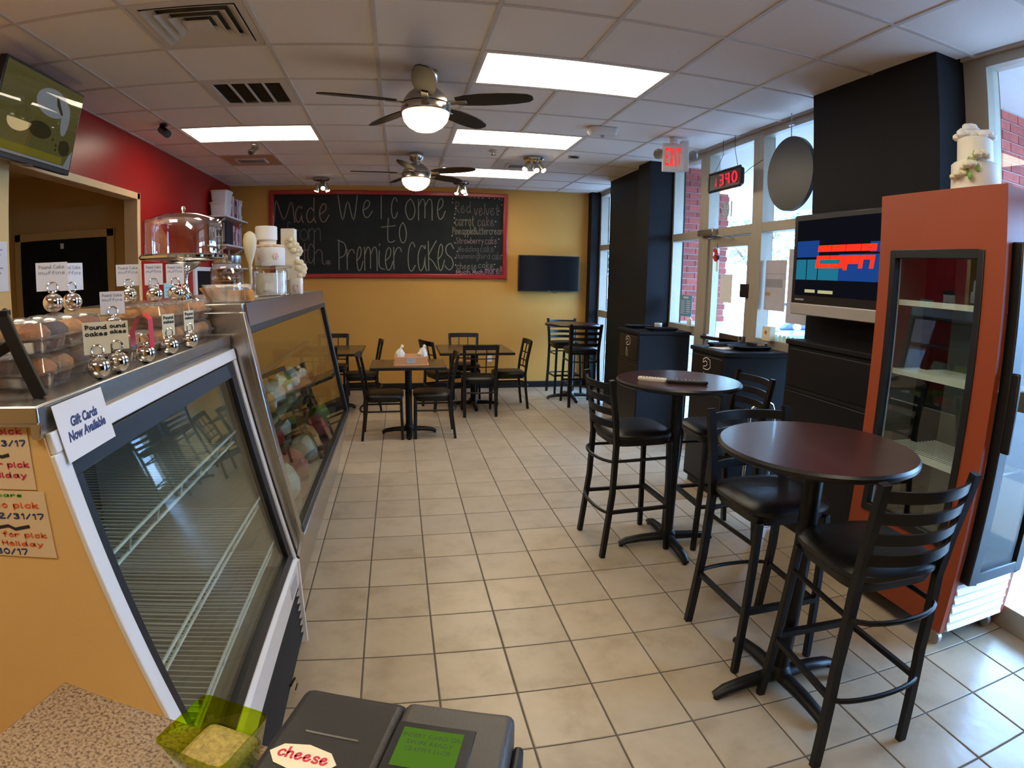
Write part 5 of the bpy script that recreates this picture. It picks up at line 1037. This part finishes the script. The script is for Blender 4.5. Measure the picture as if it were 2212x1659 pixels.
def muffins(x, y, z, rz, mats, lab, nx=3, ny=2, sx=.30, sy=.20):
    k = 0
    for i in range(nx):
        for j in range(ny):
            ux, uy = (i - (nx - 1) / 2) * sx * .29, (j - (ny - 1) / 2) * sy * .42
            fx_ = 1.0 if nx == 3 else .8; ux *= fx_; px, py = x + ux * cos(rz) - uy * sin(rz), y + ux * sin(rz) + uy * cos(rz); m = mats[k % len(mats)]; k += 1
            where = '%s row, %s from the easel' % ('aisle' if j == 0 else 'wall', ordn[i])
            t = T('muffin', '%s muffin in the %s, %s' % ({'muffin': 'brown', 'muffin_dark': 'dark', 'muffin_gold': 'golden'}[m], lab, where), 'muffin', (px, py, z + .003), rm.uniform(0, 6), 'muffins in clear boxes')
            B().lathe([(.026, 0), (.034, .026)], 16).obj('paper_cup', 'cup_paper', t)
            rs = []
            for r_, z_ in ((.034, .024), (.040, .032), (.039, .042), (.029, .054), (.012, .061), (.001, .062)):
                rs.append([((r_ + rm.uniform(-.002, .002) * (r_ > .002)) * cos(2 * pi * q / 16), (r_ + rm.uniform(-.002, .002) * (r_ > .002)) * sin(2 * pi * q / 16), z_ + rm.uniform(-.0015, .0015)) for q in range(16)])
            B().rings(rs).obj('crown', m, t)
CL = [(-.885, 1.395, 0, radians(95), ['muffin', 'muffin_dark', 'muffin_gold'], 'lower near clamshell', .40), (-.895, 1.400, .076, radians(94), ['muffin', 'muffin_gold', 'muffin_dark'], 'upper near clamshell', .40), (-.86, 1.74, 0, radians(93), ['muffin_dark', 'muffin', 'muffin_gold'], 'single clamshell', .26), (-.86, 2.00, 0, radians(92), ['muffin_gold', 'muffin'], 'lower middle clamshell', .24), (-.865, 2.00, .076, radians(90), ['muffin_gold', 'muffin_gold', 'muffin'], 'upper middle clamshell', .24), (-.85, 2.25, 0, radians(90), ['muffin_gold', 'muffin'], 'lower far clamshell', .24), (-.855, 2.25, .076, radians(91), ['muffin_gold', 'muffin'], 'upper far clamshell', .24)]
for x, y, dz, rz, mats, lab, sx_ in CL:
    clamshell('clear %s of muffins on the stainless counter top' % lab, x, y, ZA + dz, rz, nx=4 if sx_ > .3 else 3, sx=sx_); muffins(x, y, ZA + dz, rz, mats, lab, nx=4 if sx_ > .3 else 3, sx=sx_)
def holder(label, x, y, z, card, text, rz=0.0, cw=.075, ch=.07, lines=(), ribbon_=False):
    t = T('card_holder', label, 'card holder', (x, y, z), rz, 'silver ball card holders')
    B().ball((0, 0, .026), .028, 12, (1, 1, .93)).obj('ball', 'chrome', t)
    ring = [(.014 * cos(2 * pi * k / 16), -.001, .066 + .014 * sin(2 * pi * k / 16)) for k in range(16)]
    B().tube(ring, .0022, 6, closed=True).tube([(0, 0, .05), (0, 0, .056)], .003, 6).obj('ring_clip', 'chrome', t)
    if ribbon_:
        b = B()
        pts = [(-.035, 0, .05), (-.038, .004, .085), (-.02, 0, .125), (.0, -.004, .135), (.014, -.004, .12), (.016, -.004, .04)]
        vs = []
        for p in pts: vs += [(p[0], p[1] - .014, p[2]), (p[0] + .010, p[1] + .014, p[2] + .002)]
        b.add(vs, [(2 * i, 2 * i + 1, 2 * i + 3, 2 * i + 2) for i in range(5)]); b.add([(p[0], p[1] + .001, p[2] - .001) for p in vs], [(2 * i, 2 * i + 1, 2 * i + 3, 2 * i + 2) for i in range(5)]); b.obj('ribbon', 'red_ribbon', t)
    else:
        B().box(-cw / 2, cw / 2, -.0008, .0008, .058, .058 + ch).obj('card', card, t)
        b = B(); nl = len(lines)
        for k, s in enumerate(lines):
            zt = .058 + ch * (.78 - .2 * k); wd = cw * (.8 if len(s) > 4 else .45)
            scribe(b, s, lambda u, v: ((-wd / 2 + wd * u, -.0014, zt + ch * .12 * v), (0, -1, 0)), .0016 if card == 'paper_white' else .003)
        b.obj('card_writing', 'ink_black' if card != 'paper_white' else 'ink_grey', t, flat=True)
    return t
LW = ('Pound Cake', 'muffins'); LC_ = ('Pound', 'cakes')
TZ = ZA + .151
for x, y, z, card, lab, ln, rz, cw, ch, rib in (
    (-.946, 1.526, TZ, 'paper_white', 'silver ball holder with the largest white card, first of the upper row', LW, .5, .085, .075, False),
    (-.925, 1.592, TZ - .002, 'paper_white', 'silver ball holder with a narrow turned white card, second of the upper row', LW, 1.15, .08, .075, False),
    (-.912, 1.935, TZ + .002, 'paper_white', 'silver ball holder with white card before the opening trim, third of the upper row', LW, .42, .078, .07, False),
    (-.830, 1.955, TZ + .002, 'paper_white', 'silver ball holder with white card before the red wall, fourth of the upper row', LW, .42, .060, .07, False),
    (-.805, 2.085, TZ + .002, 'paper_white', 'silver ball holder with white card under the cake stand, last of the upper row', LW, .42, .062, .07, False),
    (-.846, 1.680, ZA + .075, 'paper_white', 'silver ball holder with white card on the single clamshell', LW, .45, .07, .065, False),
    (-.724, 1.345, ZA, 'paper_cream', 'silver ball holder with cream handwritten card, first along the counter edge', LC_, .5, .062, .075, False),
    (-.720, 1.440, ZA, 'paper_cream', 'silver ball holder with cream handwritten card, second along the counter edge', LC_, .42, .060, .07, False),
    (-.718, 1.605, ZA, 'paper_cream', 'silver ball holder with a red ribbon on the counter edge', (), .3, .06, .07, True),
    (-.716, 1.780, ZA, 'paper_cream', 'silver ball holder with a card turned edge-on, fourth along the counter edge', LC_, 1.15, .05, .065, False),
    (-.714, 1.955, ZA, 'paper_cream', 'silver ball holder nearest the stainless step on the counter edge', LC_, 1.25, .05, .065, False)):
    holder(lab, x, y, z, card, None, rz, cw, ch, ln, rib)
# black easel at the near end
t = T('easel_stand', 'black folding easel stand at the near end of the counter', 'easel', (-.79, 1.13, ZA), .2)
B().beam((.045, -.02, .0), (-.05, .03, .175), .030, .012, (0, 1, 0)).obj('leg', 'black_metal', t, bevel=.002); B().beam((-.17, -.02, .0), (-.10, .03, .175), .030, .012, (0, 1, 0)).obj('leg', 'black_metal', t, bevel=.002); B().beam((-.15, .02, .05), (-.02, .016, .11), .022, .010, (0, 1, 0)).obj('brace', 'black_metal', t, bevel=.002); B().beam((-.12, .03, .172), (-.03, .03, .172), .022, .012).obj('top_bar', 'black_metal', t, bevel=.002)
# gift card sign on the case front
t = T('paper_sign', 'white gift card notice taped to the front corner of the near display case', 'sign', (fx(1.33) + .016, 1.18, 1.33))
n_ = Vector((0.96, 0, 0.205)).normalized(); up_ = Vector((-0.205, 0, 0.96)).normalized()
b = B(); o_ = n_ * .004
c0 = [Vector((0, -.105, 0)) + up_ * -.045, Vector((0, .105, 0)) + up_ * -.045, Vector((0, .105, 0)) + up_ * .072, Vector((0, -.105, 0)) + up_ * .072]
b.add([p + o_ for p in c0] + [p + o_ * 1.3 for p in c0], [(0, 1, 2, 3), (4, 7, 6, 5), (0, 4, 5, 1), (1, 5, 6, 2), (2, 6, 7, 3), (3, 7, 4, 0)]); b.obj('sheet', 'paper_white', t)
print_text('Gift Cards\nNow Available', .027, frame_m(o_ * 1.35 + up_ * .014, (0, 1, 0), up_), 'lettering', 'ink_blue', t, shear=.22, bold=.0012, ext=.0002)
# handwritten signs on the end panel
def hand_sign(label, x0, x1, z0, z1, rows):
    t = T('paper_sign', label, 'sign', ((x0 + x1) / 2, Y1a - .002, z0)); hw_ = (x1 - x0) / 2; B().box(-hw_, hw_, -.001, .0008, 0, z1 - z0).obj('sheet', 'paper_tan', t)
    for (s, ink, zc, hh, ua, ub) in rows:
        if s == '~':
            b = B(); ribbon(b, [((-hw_ + .005 + k * .017, -.0016, zc + .004 * sin(k * 2.1)), (0, -1, 0)) for k in range(int((2 * hw_ - .03) / .017))], .007)
        else: b = scribe(B(), s, lambda u, v: ((-hw_ + 2 * hw_ * (ua + (ub - ua) * u), -.0016, zc + hh * v), (0, -1, 0)), .0034)
        b.obj('handwriting', ink, t, flat=True)
hand_sign('upper handwritten pick-up notice in red and green marker on the end panel', -1.00, -.738, 1.242, 1.388, (('Christmas', 'ink_green', .134, .009, .3, .85), ('Last day to pick', 'ink_red', .108, .017, .05, .95), ('up Sat 12/23/17', 'ink_blue', .085, .015, .05, .97), ('~', 'ink_black', .070, 0, 0, 1), ('First day for pick', 'ink_red', .042, .016, .05, .97), ('up after Holiday', 'ink_red', .021, .014, .05, .93), ('12/27', 'ink_blue', .004, .012, .3, .6)))
hand_sign('lower handwritten pick-up notice in orange and green marker on the end panel', -1.00, -.722, 1.096, 1.238, (('New years', 'ink_green', .128, .009, .3, .8), ('Last day to pick', 'ink_orange', .103, .016, .05, .93), ('up Mon 12/31/17', 'ink_blue', .080, .015, .05, .96), ('~', 'ink_black', .064, 0, 0, 1), ('First day for pick', 'ink_orange', .040, .015, .05, .95), ('up after Holiday', 'ink_orange', .021, .013, .05, .9), ('12/30/17', 'ink_blue', .004, .013, .3, .75)))
# ---- far case top
t = T('cake_stand', 'chrome pedestal cake stand with a tall clear dome cover', 'cake stand', (-1.035, 2.80, ZB))
B().lathe([(.085, 0), (.088, .006), (.05, .018), (.022, .05), (.016, .10), (.022, .135), (.07, .165), (.085, .185), (.03, .19)], 32).obj('pedestal', 'chrome', t)
B().lathe([(.10, .188), (.195, .196), (.205, .202), (.207, .212), (.200, .220), (.10, .216)], 48).obj('plate', 'chrome', t)
B().lathe([(.186, .220), (.187, .365), (.183, .378), (.12, .402), (.05, .412), (.004, .414)], 48, caps=False).obj('dome', 'cake_glass', t); B().lathe([(.008, .412), (.006, .420), (.014, .432), (.010, .444), (.001, .447)], 16).obj('dome_knob', 'brushed_nickel', t)
JX, JY = -.935, 3.17
t = T('cookie_jar', 'squat glass jar of brown cookies with a metal lid', 'jar', (JX, JY, ZB)); B().lathe([(.07, 0), (.086, .012), (.088, .155), (.072, .180), (.066, .186)], 32, caps=False).obj('jar', 'cake_glass', t); B().lathe([(.074, .184), (.077, .190), (.077, .222), (.07, .228), (.02, .23)], 32).obj('lid', 'brushed_nickel', t)
for k in range(9):
    tt = T('cookie', 'brown cookie in the glass jar, %s from the bottom' % ordn[k], 'cookie', (JX + .012 * cos(k * 2.1), JY + .012 * sin(k * 2.1), ZB + .012 + .0145 * k), k, 'cookies in the glass jar'); B().lathe([(.055, 0), (.062, .005), (.055, .011), (.01, .013)], 16).obj('cookie', 'cookie', tt)
t = T('divided_tray', 'clear plastic divided tray holding brown packets at the near end of the far case', 'tray', (-.762, 2.60, ZB)); b = B()
b.loft([(.088, .06, 0), (.105, .075, .075), (.108, .078, .078), (.102, .072, .078), (.085, .057, .004)], 32, 7); b.obj('tray', 'clear_plastic', t); B().box(-.002, .002, -.058, .058, .004, .07).obj('divider', 'clear_plastic', t)
for k in range(6):
    tt = T('brown_packet', 'brown paper packet leaning in the left of the clear tray, %s from the left' % ordn[k], 'packet', (-.835 + .010 * k, 2.60, ZB + .008), 0, 'packets in the clear tray'); B().box(-.003, .003, -.045, .045, 0, .07).xf(Matrix.Rotation(radians(-38), 4, 'Y')).obj('packet', 'cookie', tt)
for k in range(4):
    tt = T('wrapped_biscuit', 'golden wrapped biscuit in the right of the clear tray, %s along' % ordn[k], 'biscuit', (-.742 + .022 * k, 2.60 - .012 * (k % 2), ZB + .006), .3 * k, 'biscuits in the clear tray'); B().loft([(.018, .03, 0), (.021, .034, .02), (.017, .028, .045)], 16, 4).obj('biscuit', 'muffin_gold', tt)
t = T('ivory_bulb_vase', 'ivory drop-shaped ornament on a thin stem behind the jar', 'ornament', (-.842, 3.30, ZB)); B().lathe([(.04, 0), (.04, .006), (.010, .012), (.010, .18), (.022, .22), (.035, .27), (.038, .31), (.03, .345), (.01, .36), (.001, .362)], 24).obj('drop', 'ivory', t); B().lathe([(.042, 0), (.042, .004), (.012, .012)], 20).obj('foot', 'cake_glass', t)
# glass stand with frosting-like filling and the two-tier dummy cake above
KX, KY = -.775, 3.50
t = T('glass_cake_stand', 'glass cake stand filled with crumpled white frosting on the far case', 'cake stand', (KX, KY, ZB)); B().lathe([(.105, 0), (.11, .006), (.107, .012), (.10, .016), (.10, .145), (.09, .155)], 36, caps=False).obj('drum', 'crystal', t)
B().lathe([(.02, .157), (.09, .156), (.125, .160), (.128, .168), (.122, .174), (.05, .174)], 40).obj('plate', 'crystal', t)
rr = random.Random(9); b = B(); rs = []
for j in range(11): rs.append([((.086 + rr.uniform(-.007, .007)) * cos(2 * pi * k / 30), (.086 + rr.uniform(-.007, .007)) * sin(2 * pi * k / 30), .008 + j * .0125) for k in range(30)])
b.rings(rs).obj('frosting', 'icing_white', t)
t = T('display_cake', 'white round display cake with pale pink flowers on the glass stand', 'cake', (KX, KY, ZB + .174)); B().lathe([(.084, 0), (.088, .006), (.088, .10), (.082, .106)], 40).obj('tier', 'icing_white', t); B().lathe([(.05, .106), (.05, .135), (.054, .14), (.046, .148)], 32, (-.012, 0, 0)).obj('lace_band', 'icing', t)
B().lathe([(.060, .148), (.064, .153), (.064, .225), (.059, .23)], 36, (-.02, 0, 0)).obj('tier', 'icing_white', t)
for a in (-2.1, -1.0):
    b = B().ball((.089 * cos(a), .089 * sin(a), .055), .008, 5)
    for k in range(6): b.ball((.089 * cos(a) + .014 * cos(k * 1.047) * -sin(a), .089 * sin(a) + .014 * cos(k * 1.047) * cos(a), .055 + .014 * sin(k * 1.047)), .0095, 5, (.7, .7, 1))
    b.obj('flower', 'petal_rose', t)
b = B()
for k in range(9): b.ball((.062 * cos(k * .7) - .006, .062 * sin(k * .7), .112), .022, 6, (1.3, 1.3, .6))
b.obj('shell_ribbon', 'petal_beige', t); B().box(-.03, .03, -.0925, -.0875, -.002, .02).obj('price_tag', 'paper_white', t)
t = T('stacked_square_cake', 'tall white three-tier square display cake with cream flowers', 'cake', (-.757, 4.00, ZB))
for z0, z1, s_ in ((0.09, .205, .077), (.205, .32, .061), (.32, .43, .046)): B().box(-s_, s_, -s_, s_, z0, z1).obj('tier', 'icing', t, bevel=.004)
B().box(-.085, .085, -.085, .085, 0, .09).obj('stand_block', 'crystal', t, bevel=.004)
for grp in (((.045, -.06, .305), (.025, -.065, .335), (.06, -.04, .28)), ((.075, -.07, .19), (.088, -.045, .165), (.085, -.06, .14))):
    b = B()
    for p in grp:
        for k in range(7): b.ball((p[0] + .021 * cos(k * .9), p[1] + .012 * sin(k * 2.1), p[2] + .021 * sin(k * .9)), .0165, 5, (1.3, .7, 1.2))
    b.obj('flowers', 'petal_cream', t)
t = T('favour_box', 'small white scalloped favour box with a pink print', 'box', (-.683, 3.84, ZB)); B().loft([(.036, .036, 0), (.04, .04, .01), (.04, .04, .095), (.036, .036, .102)], 24, 5).obj('box', 'icing_white', t); b = B()
for k in range(8): b.ball((.040, -.012 + .02 * rr.random(), .02 + .045 * rr.random()), .007, 4, (.3, 1, 1))
for k in range(8): b.ball((-.012 + .03 * rr.random(), -.040, .02 + .045 * rr.random()), .007, 4, (1, .3, 1))
tag(b.obj('pink_print', 'petal_pink', t), kind='stuff')
# ================================================================== FOREGROUND COUNTER
CX, CY = -.666, .883; ur = (.948, -.319); A0 = math.atan2(ur[1], ur[0]); ZC = .92
t = T('service_counter', 'speckled granite service counter in the foreground', 'counter', (CX, CY, 0), A0)
B().box(0, 1.25, -.62, 0, ZC - .035, ZC).obj('granite_top', 'granite', t, bevel=.006); B().box(.03, 1.22, -.58, -.03, .0, ZC - .035).obj('cabinet', 'cream_paint', t); B().box(.025, 1.225, -.585, -.025, 0, .09).obj('kick_board', 'black_base', t)
def onc(u, v, z=0): return (CX + u * cos(A0) - v * sin(A0), CY + u * sin(A0) + v * cos(A0), ZC + z)
# green bowl of loose mix
t = T('square_bowl', 'translucent green square plastic bowl on the granite counter', 'bowl', (-.300, .683, ZC), A0 + radians(-5)); bb = B()
outer = [(.040, .040, 0), (.044, .044, .004), (.063, .063, .085)]; inner = [(.061, .061, .085), (.042, .042, .007), (.01, .01, .006)]
bb.loft(outer + inner, 32, 9).obj('bowl', 'green_plastic', t); 
tm = tag(B().loft([(.0415, .0415, .0), (.0485, .0485, .034), (.035, .035, .040), (.01, .01, .042)], 32, 7).obj('loose_mix', 'seed_mix', None), 'loose golden crumb mix filling the green bowl', 'mix', None, 'stuff'); tm.location = (-.300, .683, ZC + .0075); tm.rotation_euler = (0, 0, A0 + radians(-5))
# receipt printer
PX, PY = onc(.712, -.126)[:2]
t = T('receipt_printer', 'black receipt printer with a small green display in the foreground', 'printer', (PX, PY, ZC), A0)
def hump(b, x0, x1, d0, d1, h, r=.045, n=6):   # rounded-shoulder box: profile in y,z extruded along x
    pl = [(d0, 0), (d0, h * .72)] + [(d0 + .05 + (-.05) * cos(pi / 2 * k / n), h * .72 + h * .28 * sin(pi / 2 * k / n)) for k in range(1, n + 1)] + [(d1 - .02 + .02 * sin(pi / 2 * k / n), h - .02 + .02 * cos(pi / 2 * k / n)) for k in range(0, n + 1)] + [(d1, 0)]
    return b.prism(pl, 'x', x0, x1)
hump(B(), -.145, -.002, -.20, .085, .185).obj('paper_cover', 'printer_black', t, bevel=.012, seg=3)
hump(B(), -.002, .135, -.20, .080, .195).obj('display_housing', 'printer_grey', t, bevel=.010, seg=3)
B().box(.135, .148, -.19, .065, .0, .150).obj('side_rail', 'printer_black', t, bevel=.005)
B().box(.000, .095, -.050, .034, .193, .1965).obj('display_bezel', 'gasket', t, bevel=.002); B().box(.010, .082, -.038, .024, .1960, .1972).obj('display', 'lcd_green', t)
for k, s in enumerate(('INSERT CARD OR', 'SWIPE READY', '12:47PM 11/20')): print_text(s, .0088, frame_m((.046, .012 - .011 * k, .1973), (1, 0, 0), (0, 1, 0)), 'display_text', 'lcd_ink', t, ext=.0001)
B().box(-.108, -.040, -.003, 0.0, .1848, .1860).obj('tear_bar', 'steel', t)
tt = T('sticker', 'cream oval sticker with pink handwriting on the printer lid', 'sticker', (PX + (-.092) * cos(A0) + .045 * sin(A0), PY + (-.092) * sin(A0) - .045 * cos(A0), ZC + .1853), A0)
B().loft([(.042, .022, 0), (.042, .022, .001)], 8, 2).obj('sheet', 'petal_cream', tt); scribe(B(), 'cheese', lambda u, v: ((-.03 + .06 * u, -.004 + .016 * v, .0013), (0, 0, 1)), .003).obj('handwriting', 'ink_red', tt, flat=True)
# card terminal beside it
TXp, TYp = onc(.905, -.150)[:2]
t = T('card_terminal', 'small black card terminal at the right of the receipt printer', 'terminal', (TXp, TYp, ZC), A0 + .05)
B().box(-.045, .05, -.10, .05, 0, .10).obj('body', 'printer_grey', t, bevel=.008); B().loft([(.008, .05, .05), (.010, .055, .10), (.006, .05, .15)], 20, 3, (-.052, -.02, 0)).obj('swipe_fin', 'printer_black', t); B().box(-.03, .035, -.06, .03, .0995, .103).obj('keypad', 'ink_grey', t, bevel=.002)
